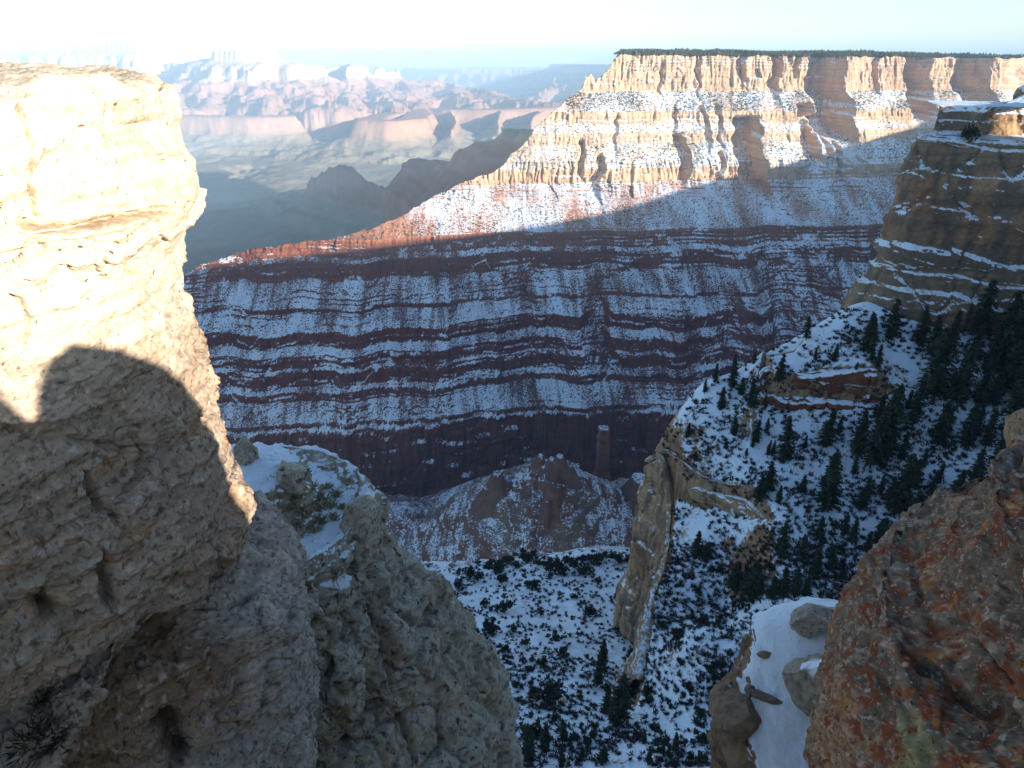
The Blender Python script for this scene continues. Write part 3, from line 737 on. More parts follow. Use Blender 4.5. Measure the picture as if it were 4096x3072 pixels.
_q = [(300, -60), (420, -120), (560, -150), (763, -137), (1000, -150), (1300, -166), (1500, -164), (1800, -132), (2151, -98), (2500, -60), (2900, -40)]
_q = [(SA[0] * 300 + SL[0] * a, SA[1] * 300 + SL[1] * a, b) for a, b in _q]  # unseen ridge, placed and shaped to shade the lower far wall
rim_band('canyon_rim_terrain', [(x, y, rimz(x, y, b)) for x, y, b in _q], 120, 950, 141)
# ------------------------------------------------------------------ the rocks close by
def edge_r(axis, u, v, sgn):      # photo outline point -> (height, radius) of an upright body about the axis
    d = ray(u, v); ax = np.array(axis); dist = np.hypot(*ax)
    phi = math.atan2(d[0], d[1]) - math.atan2(ax[0], ax[1])
    r = dist * math.sin(sgn * phi); D = dist * math.cos(phi)
    return D * d[2] / math.hypot(d[0], d[1]), r
def nearest(P, N, u, v):
    uu, vv = proj(P.reshape(-1, 3))
    front = (N.reshape(-1, 3) * P.reshape(-1, 3)).sum(-1) < 0
    k = np.argmin((uu - u) ** 2 + (vv - v) ** 2 + 1e6 * (~front))
    return P.reshape(-1, 3)[k]
def polydist(P, Q):
    sh = P.shape[:-1]; p = P.reshape(-1, 3); best = np.full(len(p), 1e9); along = np.zeros(len(p))
    L = 0
    for a, b in zip(Q[:-1], Q[1:]):
        e = b - a; l2 = (e * e).sum() + 1e-9
        t = np.clip(((p - a) @ e) / l2, 0, 1)
        d = np.linalg.norm(p - a - t[:, None] * e, axis=1)
        m = d < best; best = np.where(m, d, best); along = np.where(m, L + t * math.sqrt(l2), along)
        L += math.sqrt(l2)
    return best.reshape(sh), along.reshape(sh), L
def groove(P, N, pix, width, depth):
    Q = np.array([nearest(P, N, u, v) for u, v in pix])
    Pw = P + .6 * width * np.stack([noise(P[..., 0] / (3 * width), P[..., 1] / (3 * width), P[..., 2] / (3 * width), q) for q in (1, 2, 3)], -1)
    d, al, L = polydist(Pw, Q)
    taper = np.clip(np.minimum(al, L - al) / (.15 * L), .25, 1)
    return -depth * taper * np.exp(-(d / (width * taper)) ** 2)
def pixmask(P, N, u, v, rad):
    q = nearest(P, N, u, v)
    return np.exp(-((np.linalg.norm(P - q, axis=-1)) / rad) ** 2)
def column(axis, table, sgn_view, ncol, step, tight=.62):
    """upright body: table of (z, r) from the top centre down; columns packed towards the camera"""
    tb = np.array(table, float)
    arc = np.concatenate([[0], np.cumsum(np.hypot(np.diff(tb[:, 0]), np.diff(tb[:, 1])))])
    s = np.linspace(0, arc[-1], int(arc[-1] / step))
    z, r = np.interp(s, arc, tb[:, 0]), np.interp(s, arc, tb[:, 1])
    k = np.hanning(9); k /= k.sum()
    z = np.convolve(np.pad(z, 4, 'edge'), k, 'valid'); r = np.convolve(np.pad(r, 4, 'edge'), k, 'valid')
    u = np.linspace(-math.pi, math.pi, ncol, endpoint=False)
    th = u - tight * np.sin(u) + math.atan2(-axis[1], -axis[0])
    T, Zz = np.meshgrid(th, z); Rr = np.repeat(r[:, None], ncol, 1)
    return T, Zz, Rr
def n3(P, s, seed, sz=None, o=3):
    sx = s; sz = sz or s
    return fbm(P[..., 0] / sx, P[..., 1] / sx, P[..., 2] / sz, o, seed=seed)
def speckle(P, s, thr, seed):
    return sstep(thr, thr + .12, noise(P[..., 0] / s, P[..., 1] / s, P[..., 2] / s, seed) + .5 * noise(P[..., 0] / (s * .4), P[..., 1] / (s * .4), P[..., 2] / (s * .4), seed + 1))

# ---- the big pale outcrop on the left
AX1 = (-4.2, 4.6)
def er1(*a): return edge_r(AX1, *a, 1)
up = [er1(u, v) for u, v in [(150, 75), (171, 86), (180, 106), (185, 125), (190, 134), (199, 157), (206, 180), (208, 192), (205, 203), (193, 212), (188, 222), (188, 230), (190, 259), (194, 296), (204, 324), (215, 361), (218, 374), (214, 386), (226, 407), (231, 430), (240, 468), (244, 494), (241, 508)]]
lo = [er1(u, v) for u, v in [(262, 512), (278, 520), (301, 545), (308, 562), (310, 597), (311, 648), (308, 694), (303, 768)]]
zt = up[0][0]
table = [(zt + .06, 0.0), (zt + .05, 1.2), (zt + .03, up[0][1] - .25)] + up
zl, rl = up[-1]
table += [(zl - .03, rl - .22), (zl - .10, rl - .30), (zl - .20, rl - .12)] + [q for q in lo if q[0] < zl - .22]
table += [(table[-1][0] - 1.5, table[-1][1] + .1), (table[-1][0] - 6, table[-1][1] + .8)]
T, Zz, Rr = column(AX1, table, 1, 900, .0115, .72)
dth = (T - math.atan2(-AX1[1], -AX1[0]) + math.pi) % (2 * math.pi) - math.pi    # + towards the right of the picture
base = np.stack([AX1[0] + Rr * np.cos(T), AX1[1] + Rr * np.sin(T), Zz], -1)
# beds dip a little to the left; the whole wobbles
body = sstep(zt - .5, zt - 1.2, Zz)
Rr = Rr + (.28 * noise(np.cos(T) * 1.3, np.sin(T) * 1.3, Zz / 2.2, 201) - .10) * np.clip(1 - np.exp(-((dth - .95) / .35) ** 2), .15, 1) * sstep(zt + .03, zt - .4, Zz)
# under the overhang the rock stands back on the left: a shallow cave below a sloping lip
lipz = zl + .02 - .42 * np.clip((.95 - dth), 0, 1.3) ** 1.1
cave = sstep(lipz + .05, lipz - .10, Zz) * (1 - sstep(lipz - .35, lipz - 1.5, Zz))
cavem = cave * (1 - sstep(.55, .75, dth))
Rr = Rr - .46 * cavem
P = np.stack([AX1[0] + Rr * np.cos(T), AX1[1] + Rr * np.sin(T), Zz], -1)
N = grid_normals(P, True); N *= np.where((N[..., 0] * np.cos(T) + N[..., 1] * np.sin(T)).mean() < 0, -1, 1)
d = np.zeros(T.shape)
rough = lerp(.25, 1.0, sstep(-1.0, -1.9, Zz))
d += .075 * n3(P, .55, 202, .30, 3) + rough * .036 * n3(P, .16, 203, .075, 3) + rough * .018 * n3(P, .05, 204, .028, 3) + .006 * n3(P, .018, 205, None, 2)
bedn = noise(P[..., 2] / .11 + .4 * noise(P[..., 0], P[..., 1], 0, 9), P[..., 0] / 3, P[..., 1] / 3, 206)
d += .022 * np.sign(bedn) * np.abs(bedn) ** .5 * sstep(zt - .25, zt - .6, Zz) * (.4 + .6 * sstep(-.2, .3, n3(P, .9, 207)))
g1, g2, gid = cells(P[..., 0] / .95 + .15 * n3(P, .4, 218), P[..., 1] / .95, P[..., 2] / .62 + .12 * n3(P, .5, 219), 4)
d += ((gid % 61) / 61 - .5) * .13 * sstep(zt - .05, zt - .25, Zz) - .045 * np.exp(-((g2 - g1) / .022) ** 2) * sstep(-.1, .3, n3(P, 1.1, 220))
f1, f2, hid = cells(P[..., 0] / .42, P[..., 1] / .42, P[..., 2] / .26, 3)
d += ((hid % 73) / 73 - .5) * .030 * sstep(-.1, .3, n3(P, .9, 198)) * sstep(zt - .05, zt - .3, Zz)
frac = sstep(-3.6, -4.4, Zz)
d += frac * ((hid % 97) / 97 - .5) * .12 - frac * .05 * np.exp(-((f2 - f1) / .05) ** 2) * sstep(0, .4, n3(P, .7, 208))
d -= .05 * sstep(.45, .75, n3(P, .22, 209, .08)) * sstep(zt - .2, zt - .5, Zz)       # pocks and flakes
for pix, wdt, dep in [([(8, 85), (20, 110), (26, 140), (34, 175), (44, 205), (50, 226)], .010, .12), ([(107, 108), (111, 125), (115, 142), (118, 156)], .009, .09),
                      ([(119, 125), (140, 125), (160, 122), (187, 117)], .012, .06), ([(119, 109), (128, 111), (138, 109)], .014, .05), ([(0, 213), (25, 220), (50, 227), (80, 226), (110, 222), (150, 216), (185, 209)], .026, .22),
                      ([(100, 205), (125, 206), (150, 204)], .012, .05), ([(5, 170), (20, 180), (40, 188)], .012, .05), ([(100, 235), (95, 245), (104, 262)], .02, .07), ([(155, 230), (165, 240)], .012, .05), ([(62, 245), (70, 275), (90, 292)], .010, .05), ([(130, 300), (150, 330)], .010, .04),
                      ([(155, 700), (172, 722), (180, 745), (186, 768)], .07, .35), ([(100, 548), (106, 580), (110, 610)], .04, .18), ([(42, 590), (52, 605), (58, 625)], .045, .18), ([(122, 530), (112, 512), (98, 495), (92, 470)], .025, .12), ([(20, 768), (60, 738), (78, 722), (92, 700)], .02, .12), ([(190, 610), (215, 604), (240, 596), (262, 585)], .02, .10),
                      ([(250, 640), (270, 630), (285, 612)], .012, .06), ([(20, 430), (80, 440), (140, 452), (180, 446)], .02, .06)]:
    d += groove(P, N, pix, wdt, dep)
P = P + N * d[..., None]
# plate of rock on the left of the cap stands back behind its crack
N2 = grid_normals(P, True); N2 *= np.sign((N2 * N).sum(-1, keepdims=True).mean())
nz = N2[..., 2]
rock = np.ones(P.shape) * np.array([.60, .54, .45])
warm = sstep(-.1, .5, n3(P, .8, 211))
rock = lerp(rock, np.array([.54, .45, .33]), .6 * warm[..., None])
lowr = sstep(-1.0, -2.2, Zz)  # body darker than the cap: sun and shade put into the colour
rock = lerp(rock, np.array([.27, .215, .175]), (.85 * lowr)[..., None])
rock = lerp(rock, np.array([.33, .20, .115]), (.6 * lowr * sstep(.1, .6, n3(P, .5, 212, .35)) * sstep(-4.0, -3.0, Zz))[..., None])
pale = sstep(lipz - .1, lipz - .3, Zz)  # greyer lower bulge, lightened: sky light put into the colour
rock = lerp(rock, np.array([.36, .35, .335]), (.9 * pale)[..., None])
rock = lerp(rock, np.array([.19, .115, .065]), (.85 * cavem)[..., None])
rock *= (1 - .55 * speckle(P, .05, .35, 213) * lowr)[..., None]
rock *= (1 + .25 * noise(P[..., 2] / .05, P[..., 0] / .8, P[..., 1] / .8, 214) + .2 * n3(P, .12, 215))[..., None]
rock = lerp(rock, np.array([.50, .46, .42]), (.5 * lowr * speckle(P, .09, .45, 216))[..., None])
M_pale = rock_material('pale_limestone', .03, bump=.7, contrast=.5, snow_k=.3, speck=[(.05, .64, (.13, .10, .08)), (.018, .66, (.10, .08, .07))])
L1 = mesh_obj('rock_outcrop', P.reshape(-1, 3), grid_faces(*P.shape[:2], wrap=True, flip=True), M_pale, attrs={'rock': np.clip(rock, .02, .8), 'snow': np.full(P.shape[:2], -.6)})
tag(L1, 'huge pale limestone outcrop at the left, its cap in full sun and its base shaded', 'rock outcrop')
L1_P = P

# ---- the greyer outcrop beyond it, with a snowy ledge
AX2 = (-4.5, 10.0)
def er2(*a): return edge_r(AX2, *a, 1)
e2 = [er2(u, v) for u, v in [(366, 489), (379, 501), (383, 530), (385, 547), (393, 568), (412, 583), (420, 600), (429, 625), (446, 645), (464, 662), (484, 683), (494, 695), (502, 722), (506, 745), (507, 768)]]
table = [(-5.95, 0), (-6.0, .7), (-6.1, .95), (-6.35, 1.05), (-6.75, 1.12), (-6.95, 1.3), (-7.0, 1.75)] + [q for q in e2 if q[1] > 1.9]
table += [(table[-1][0] - 3, table[-1][1] + .2), (table[-1][0] - 20, table[-1][1] + 3)]
T, Zz, Rr = column(AX2, table, 1, 620, .022, .6)
dth = (T - math.atan2(-AX2[1], -AX2[0]) + math.pi) % (2 * math.pi) - math.pi
low = sstep(-6.8, -7.6, Zz)
# lumps, clefts and buttresses down its face
but = ridged(dth * 2.2 + .3 * Zz / 4, Zz / 7, .5, 2, 221)
Rr = Rr + low * (.55 * (but - .75) + .35 * noise(np.cos(T) * 2, np.sin(T) * 2, Zz / 2.0, 224)) * (1 - .8 * np.exp(-((dth - 1.0) / .3) ** 2))
P = np.stack([AX2[0] + Rr * np.cos(T), AX2[1] + Rr * np.sin(T), Zz], -1)
N = grid_normals(P, True); N *= np.where((N[..., 0] * np.cos(T) + N[..., 1] * np.sin(T)).mean() < 0, -1, 1)
f1, f2, hid = cells(P[..., 0] / .9, P[..., 1] / .9, P[..., 2] / .7, 5)
d = .13 * sstep(.9, .2, f1) * low + low * ((hid % 89) / 89 - .5) * .26
h1, h2, hd2 = cells(P[..., 0] / .36, P[..., 1] / .36, P[..., 2] / .30, 8)
d += low * (((hd2 % 71) / 71 - .5) * .10 - .05 * np.exp(-((h2 - h1) / .05) ** 2) * sstep(-.1, .3, n3(P, .8, 229)))
d += .10 * n3(P, .7, 225, .5) + .07 * n3(P, .22, 226, .15) + .03 * n3(P, .07, 227, None, 3)
d -= .13 * low * np.exp(-((f2 - f1) / .07) ** 2) * sstep(-.2, .4, n3(P, 1.2, 228))
flat = sstep(.6, .9, N[..., 2])
d *= 1 - .55 * flat
for pix, wdt, dep in [([(312, 560), (325, 600), (330, 650), (325, 700)], .08, .3), ([(360, 560), (372, 600), (385, 640), (392, 690)], .10, .35), ([(392, 610), (405, 622), (420, 632)], .08, .25), ([(330, 768), (350, 735), (372, 700), (392, 660)], .07, .25), ([(318, 620), (345, 615), (362, 600)], .05, .2), ([(370, 690), (400, 720), (420, 768)], .06, .2)]:
    d += groove(P, N, pix, wdt, dep)
P = P + N * d[..., None]
N2 = grid_normals(P, True); N2 *= np.sign((N2 * N).sum(-1, keepdims=True).mean()); nz = N2[..., 2]
rock = np.ones(P.shape) * np.array([.37, .365, .33])
rock = lerp(rock, np.array([.32, .28, .215]), (.7 * sstep(0, .5, n3(P, 1.4, 230)))[..., None])
rock = lerp(rock, np.array([.10, .10, .095]), (.6 * speckle(P, .16, .28, 231))[..., None])
rock = lerp(rock, np.array([.24, .25, .20]), (.5 * sstep(.1, .5, n3(P, .5, 232)))[..., None])
rock *= (1 + .3 * n3(P, .12, 233))[..., None]
snow = (sstep(.60, .85, nz) * 1.1 * sstep(-7.9, -7.3, Zz) + .62 * sstep(.86, .97, nz) * sstep(-7.5, -8.0, Zz) - .25 + .40 * n3(P, .5, 234) * sstep(-8.0, -7.2, Zz)) - .25 * sstep(.9, .3, np.abs(Zz + 7.0)) * sstep(.0, .4, n3(P, .35, 235))
M_grey = rock_material('grey_limestone', .05, bump=.7, contrast=.55, snow_fine=.12, snow_k=.35, speck=[(.14, .60, (.085, .085, .08)), (.05, .63, (.08, .08, .075))])
L2 = mesh_obj('rock_outcrop', P.reshape(-1, 3), grid_faces(*P.shape[:2], wrap=True, flip=True), M_grey, attrs={'rock': np.clip(rock, .02, .8), 'snow': np.clip(snow, -.6, 1.2)})
tag(L2, 'lumpy grey outcrop with a snowy ledge and dry tufts, beyond the huge pale one', 'rock outcrop')

# ---- the lichen covered rock at the right
AX3 = (4.2, 2.4)
e3 = [edge_r(AX3, u, v, -1) for u, v in [(1024, 448), (1000, 451), (986, 455), (984, 463), (993, 480), (990, 492), (972, 505), (940, 522), (930, 538), (903, 546), (884, 543), (866, 556), (847, 583), (833, 611), (824, 634), (815, 667), (812, 690), (818, 722), (829, 745), (838, 768)]]
e3 = [e3[0]] + [b for a, b in zip(e3[:-1], e3[1:])]
zz3 = np.minimum.accumulate(np.array([q[0] for q in e3])) - np.arange(len(e3)) * .002
table = [(zz3[0] + .10, 0), (zz3[0] + .06, 1.0), (zz3[0] + .03, 1.45)] + list(zip(zz3, [q[1] for q in e3]))
table += [(table[-1][0] - .6, table[-1][1] - .25), (table[-1][0] - 6, table[-1][1] + .8)]
T, Zz, Rr = column(AX3, table, -1, 700, .0105, .66)
dth = (T - math.atan2(-AX3[1], -AX3[0]) + math.pi) % (2 * math.pi) - math.pi
P = np.stack([AX3[0] + Rr * np.cos(T), AX3[1] + Rr * np.sin(T), Zz], -1)
N = grid_normals(P, True); N *= np.where((N[..., 0] * np.cos(T) + N[..., 1] * np.sin(T)).mean() < 0, -1, 1)
# beds run down to the right across the face
sq = P[..., 2] * .75 + (P[..., 0] * .8 - P[..., 1] * .2) * .62
tq = P[..., 1] * .8 + P[..., 0] * .3
bedn = noise(sq / .12, tq / 1.3, 0, 241); bed2 = noise(sq / .035, tq / .5, 0, 242)
_f1, _f2, _hd = cells(sq / .22, tq / .55, (P[..., 0] - P[..., 1]) / .6, 7)
d = ((_hd % 101) / 101 - .5) * .045 - .016 * np.exp(-((_f2 - _f1) / .05) ** 2) + .05 * np.sign(bedn) * np.abs(bedn) ** .6 * sstep(-.3, .3, n3(P, .8, 240)) + .016 * bed2 + .07 * n3(P, .6, 243) + .035 * n3(P, .15, 244) + .013 * n3(P, .045, 245) + .005 * n3(P, .016, 246, None, 2)
for pix, wdt, dep in [([(900, 640), (940, 670), (985, 705), (1024, 735)], .03, .10), ([(930, 600), (965, 640), (1010, 680)], .02, .07), ([(860, 660), (885, 700), (900, 768)], .02, .06)]:
    d += groove(P, N, pix, wdt, dep)
P = P + N * (d - .05)[..., None]
N2 = grid_normals(P, True); N2 *= np.sign((N2 * N).sum(-1, keepdims=True).mean()); nz = N2[..., 2]
rock = np.ones(P.shape) * np.array([.17, .135, .105])
rock = lerp(rock, np.array([.095, .083, .072]), (.7 * sstep(.0, .45, n3(P, .45, 251)))[..., None])
rock = lerp(rock, np.array([.30, .185, .115]), (.9 * sstep(.35, .75, pixmask(P, N, 838, 735, .5) + .3 * n3(P, .2, 252)))[..., None])
# lichens
lm = sstep(-.25, .25, n3(P, .7, 253) + .35)
rust = speckle(P, .13, .10, 254) * lm
rock = lerp(rock, np.array([.20, .06, .028]), (.85 * rust)[..., None])
rock = lerp(rock, np.array([.34, .16, .05]), (.8 * speckle(P, .16, .42, 256) * lm)[..., None])
rock = lerp(rock, np.array([.36, .31, .27]), (.7 * speckle(P, .10, .33, 258) * sstep(-.2, .3, n3(P, .6, 259) + .1))[..., None])
rock = lerp(rock, np.array([.33, .28, .245]), (.7 * speckle(P, .03, .38, 260))[..., None])
rock = lerp(rock, np.array([.08, .075, .07]), (.75 * speckle(P, .04, .36, 262))[..., None])
rock = lerp(rock, np.array([.24, .24, .13]), (.8 * sstep(.4, .8, pixmask(P, N, 905, 745, .22) + .3 * n3(P, .12, 264)))[..., None])
rock *= (1 + .3 * bed2 + .25 * n3(P, .07, 265))[..., None]
M_lich = rock_material('lichen_rock', .025, bump=.7, contrast=.55, snow_k=.3, speck=[(.11, .585, (.19, .055, .025)), (.06, .63, (.25, .10, .03)), (.05, .625, (.38, .33, .29)), (.022, .64, (.42, .37, .33)), (.03, .62, (.05, .045, .042))])
R1 = mesh_obj('rock_outcrop', P.reshape(-1, 3), grid_faces(*P.shape[:2], wrap=True, flip=True), M_lich, attrs={'rock': np.clip(rock, .02, .8), 'snow': np.full(P.shape[:2], -.6)})
tag(R1, 'rough rock covered in rust orange and white lichen in the lower right corner', 'rock outcrop')

# ---- the snowy ledge below it
AX4 = (5.0, 5.0)
e4 = [edge_r(AX4, u, v, -1) for u, v in [(760, 627), (745, 640), (734, 655), (722, 675), (716, 690), (711, 720), (708, 768)]]
table = [(-4.9, 0), (-4.95, .9), (-5.1, 1.2), (-5.25, 1.5), (-5.4, 2.1), (-5.5, 2.42), (-5.6, 2.58), (-5.85, 2.68), (-6.5, 2.74), (-7.2, 2.72), (-9, 2.8), (-24, 6)]
T, Zz, Rr = column(AX4, table, -1, 460, .018, .6)
dth = (T - math.atan2(-AX4[1], -AX4[0]) + math.pi) % (2 * math.pi) - math.pi
low = sstep(-5.55, -5.8, Zz)
Zz = Zz - .85 * sstep(-1.2, -.45, dth) * sstep(1.2, 2.0, Rr)
Rr = Rr * lerp(.52, 1, sstep(-1.72, -1.25, dth + .08 * noise(Zz * 2, .3)))
Rr = Rr + low * .35 * noise(np.cos(T) * 3, np.sin(T) * 3, Zz / 1.2, 271) + .09 * noise(np.cos(T) * 4, np.sin(T) * 4, Zz, 272) * sstep(1.4, 2.2, Rr)
P = np.stack([AX4[0] + Rr * np.cos(T), AX4[1] + Rr * np.sin(T), Zz], -1)
N = grid_normals(P, True); N *= np.where((N[..., 0] * np.cos(T) + N[..., 1] * np.sin(T)).mean() < 0, -1, 1)
f1, f2, hid = cells(P[..., 0] / .5, P[..., 1] / .5, P[..., 2] / .35, 6)
d = .10 * n3(P, .5, 273) + .05 * n3(P, .15, 274) + .02 * n3(P, .05, 275) + low * (((hid % 83) / 83 - .5) * .16 - .07 * np.exp(-((f2 - f1) / .06) ** 2))
d *= 1 - .9 * sstep(.6, .9, N[..., 2])
P = P + N * d[..., None]
N2 = grid_normals(P, True); N2 *= np.sign((N2 * N).sum(-1, keepdims=True).mean()); nz = N2[..., 2]
rock = np.ones(P.shape) * np.array([.19, .14, .10]) * (1 + .35 * n3(P, .2, 276) + .2 * noise(P[..., 2] / .12, P[..., 0], P[..., 1], 277))[..., None]
rock = lerp(rock, np.array([.12, .11, .10]), (.6 * speckle(P, .12, .3, 278))[..., None])
snow = (sstep(.25, .5, nz) * 1.3 + .25 * n3(P, .35, 279)) * (1 - low) - .2 + low * (.75 * sstep(.8, .95, nz))
M_ledge = rock_material('brown_limestone', .05, bump=.6, contrast=.5, snow_fine=.15, snow_k=.25)
R2 = mesh_obj('rock_outcrop', P.reshape(-1, 3), grid_faces(*P.shape[:2], wrap=True, flip=True), M_ledge, attrs={'rock': np.clip(rock, .02, .8), 'snow': np.clip(snow, -.6, 1.2)})
tag(R2, 'brown rock ledge under a smooth sheet of snow, beside the lichen covered rock', 'rock outcrop')
# ------------------------------------------------------------------ added unseen rocks behind the camera, shaped to shadow the pale outcrop
_N1 = grid_normals(L1_P, True); _N1 *= np.where((_N1[..., 0] * (L1_P[..., 0] - AX1[0]) + _N1[..., 1] * (L1_P[..., 1] - AX1[1])).mean() < 0, -1, 1)
_pa = np.array([(-5, -.9), (-2, -.65), (.5, -.62), (.8, -.72), (.889, -.86), (.97, -1.06), (1.0, -1.0), (1.05, -.84), (1.14, -.72), (1.275, -.66), (1.576, -.79), (1.854, -1.0), (2.03, -1.2), (2.15, -1.5), (2.22, -1.8),
                (2.28, -2.3), (2.36, -2.8), (2.75, -2.9), (2.85, -2.4), (3.1, -1.7), (4, -1.1), (6, -.9), (9, -1.2), (10.5, -3)])
_a = np.concatenate([np.arange(-5, .5, .1), np.arange(.5, 3.2, .02), np.arange(3.2, 10.5, .1)])
_zt = np.interp(_a, _pa[:, 0], _pa[:, 1]) + 2.5 * TS + .012 * noise(_a / .08, .3) + .03 * noise(_a / .4, .7)
_ph = np.linspace(0, math.pi, 34)
_Aa, _Ph = np.meshgrid(_a, _ph, indexing='ij')
_wd = .35 + .5 * np.abs(np.cos(_Ph)) ** 1.0
_off = 2.5 + 1.0 * np.cos(_Ph) * (1.0 + .25 * noise(_Aa / .9, _Ph))
_z = _zt[:, None] - 9.0 * (1 - np.sin(_Ph) ** .35) - .04 * np.abs(noise(_Aa / .2, _Ph * 3)) * (1 - np.sin(_Ph))
P = np.stack([SA[0] * _off + SL[0] * _Aa, SA[1] * _off + SL[1] * _Aa, _z], -1)
o = mesh_obj('shade_rock_terrain', P.reshape(-1, 3), grid_faces(*P.shape[:2]), M_pale, attrs={'rock': np.ones(P.shape) * np.array([.42, .34, .25]), 'snow': np.full(P.shape[:2], -.6)})
tag(o, kind='structure')
# ------------------------------------------------------------------ boulders and the free standing pillar
def boulder(name, c, size, mat, colour, seed, label, cat='boulder', rot=0.0, snow=-.6, sub=5, blocky=.62, group=None):
    import bmesh
    bm = bmesh.new(); bmesh.ops.create_icosphere(bm, subdivisions=sub, radius=1.0)
    V = np.array([v.co[:] for v in bm.verts]); F = np.array([[v.index for v in f.verts] for f in bm.faces]); bm.free()
    rg = np.random.RandomState(seed)
    for k in range(14):             # flat faces where blocks have broken away
        n = rg.normal(size=3); n /= np.linalg.norm(n); h = .55 + .25 * rg.rand()
        d = V @ n - h
        V = V - np.where(d > 0, d, 0)[:, None] * n * blocky * 1.7
    V = V * (1 + .16 * fbm(V[:, 0] * 1.3 + seed, V[:, 1] * 1.3, V[:, 2] * 1.3, 3, seed=seed) + .05 * fbm(V[:, 0] * 5, V[:, 1] * 5, V[:, 2] * 5, 3, seed=seed + 3))[:, None]
    nn = V / np.linalg.norm(V, axis=1, keepdims=True)
    ca, sa = math.cos(rot), math.sin(rot)
    S = V * np.array(size)
    W = np.stack([S[:, 0] * ca - S[:, 1] * sa, S[:, 0] * sa + S[:, 1] * ca, S[:, 2]], -1)
    s = max(size)
    nz = nn[:, 2]
    r = np.ones((len(V), 3)) * np.array(colour) * (1 + .35 * fbm(V[:, 0] * 3, V[:, 1] * 3, V[:, 2] * 3, 3, seed=seed + 7))[:, None]
    r = lerp(r, np.array([.10, .10, .09]), (.6 * sstep(.3, .45, noise(V[:, 0] * 6, V[:, 1] * 6, V[:, 2] * 6, seed + 9)))[:, None])
    sn = np.where(nz > .55, snow, -.6) + .5 * noise(V[:, 0] * 2, V[:, 1] * 2, V[:, 2] * 2, seed + 11)
    o = mesh_obj(name, W, F, mat, attrs={'rock': np.clip(r, .02, .8), 'snow': np.clip(sn, -.6, 1.2)})
    o.location = c
    return tag(o, label, cat, group)
def on(o, ax, u, v):
    me = o.data; V = np.empty(len(me.vertices) * 3); me.vertices.foreach_get('co', V); V = V.reshape(-1, 3)
    uu, vv = proj(V); d = np.linalg.norm(V, axis=1)
    ok = (uu - u) ** 2 + (vv - v) ** 2 < 16
    return V[np.nonzero(ok)[0][np.argmin(d[ok])]] if ok.any() else V[np.argmin((uu - u) ** 2 + (vv - v) ** 2)]
boulder('boulder', on(L2, AX2, 245, 457) + np.array([0, 0, .16]), (.23, .25, .34), M_grey, (.36, .33, .28), 3, 'upright knob of grey rock beside the highest snow patch of the lumpy grey outcrop')
boulder('boulder', on(L2, AX2, 364, 522) + np.array([0, 0, .12]), (.40, .42, .34), M_grey, (.38, .36, .31), 8, 'rounded grey boulder perched at the right end of the snowy ledge', snow=.1)
boulder('boulder', on(L2, AX2, 293, 476) + np.array([0, 0, .0]), (.36, .4, .30), M_grey, (.36, .35, .31), 31, 'squared grey block below the highest snow patch, beside the dark bush', snow=-.2)
boulder('boulder', on(R2, AX4, 806, 715) + np.array([.1, .1, .30]), (.30, .34, .52), M_ledge, (.26, .245, .23), 12, 'big grey boulder with a snow patch on top, wedged between snow and lichen rock', snow=.5)
boulder('boulder', on(R2, AX4, 808, 626) + np.array([0, 0, .12]), (.36, .3, .17), M_grey, (.34, .33, .31), 15, 'flat grey block capping the far end of the snowy ledge', rot=.4)
boulder('boulder', on(R2, AX4, 738, 712), (.42, .34, .26), M_ledge, (.2, .155, .12), 19, 'dark brown overhanging block under the left edge of the snow sheet', rot=.6)
boulder('stone', on(R2, AX4, 766, 697), (.19, .07, .06), M_ledge, (.17, .15, .13), 21, 'dark wedge of stone lying in the middle of the snow sheet', 'stone', rot=-.5, sub=4)
boulder('stone', on(R2, AX4, 764, 655), (.10, .06, .05), M_ledge, (.24, .2, .17), 23, 'small brown stone poking out of the upper snow sheet', 'stone', rot=-.2, sub=4)
boulder('stone', on(R2, AX4, 748, 690), (.11, .06, .06), M_ledge, (.18, .15, .13), 25, 'small dark stone at the left edge of the snow sheet', 'stone', rot=.7, sub=4)
boulder('boulder', np.array([-1.50, 1.20, -2.02]), (.34, .26, .22), M_pale, (.40, .31, .25), 27, 'pinkish rock corner cut off by the lower left corner of the picture', rot=.5)
boulder('boulder', at(1040, 436, 4.4), (.24, .3, .34), M_lich, (.27, .2, .15), 29, 'brown rock at the right edge, standing on the lichen covered rock')
# pillar in front of the red cliff
_pt, _pb = at(604, 426, 1140), at(604, 478, 1125)
zz = np.linspace(_pt[2], _pb[2] - 30, 70); th = np.linspace(0, 2 * math.pi, 72, endpoint=False)
Tt, Zz = np.meshgrid(th, zz)
hh = (_pt[2] - Zz) / (_pt[2] - _pb[2])
Rr = 11.0 * np.clip(hh * 22, 0, 1) ** .5 * (1 - .16 * np.exp(-((hh - .14) / .05) ** 2)) * (1 + .05 * np.sign(noise(Zz / 9, .3))) + 7 * sstep(.75, 1.3, hh)
Rr = Rr / (np.abs(np.cos(Tt)) ** 4 + np.abs(np.sin(Tt)) ** 4) ** .25 * (1 + .10 * noise(np.cos(Tt) * 2, np.sin(Tt) * 2, Zz / 14)) * (1 + .03 * noise(np.cos(Tt) * 5, np.sin(Tt) * 5, Zz / 3))
P = np.stack([_pt[0] + Rr * np.cos(Tt) + 1.5 * hh, _pt[1] + Rr * np.sin(Tt), Zz], -1)
rk = np.ones(P.shape) * np.array([.19, .10, .085]) * (1 + .3 * noise(Zz / 5, Tt))[..., None]
o = mesh_obj('rock_pillar', P.reshape(-1, 3), grid_faces(70, 72, wrap=True), M_tal, attrs={'rock': rk, 'snow': .9 * (hh < .05) - .4})
tag(o, 'free standing pillar of red rock with a snow cap, in front of the red cliff', 'rock pillar')

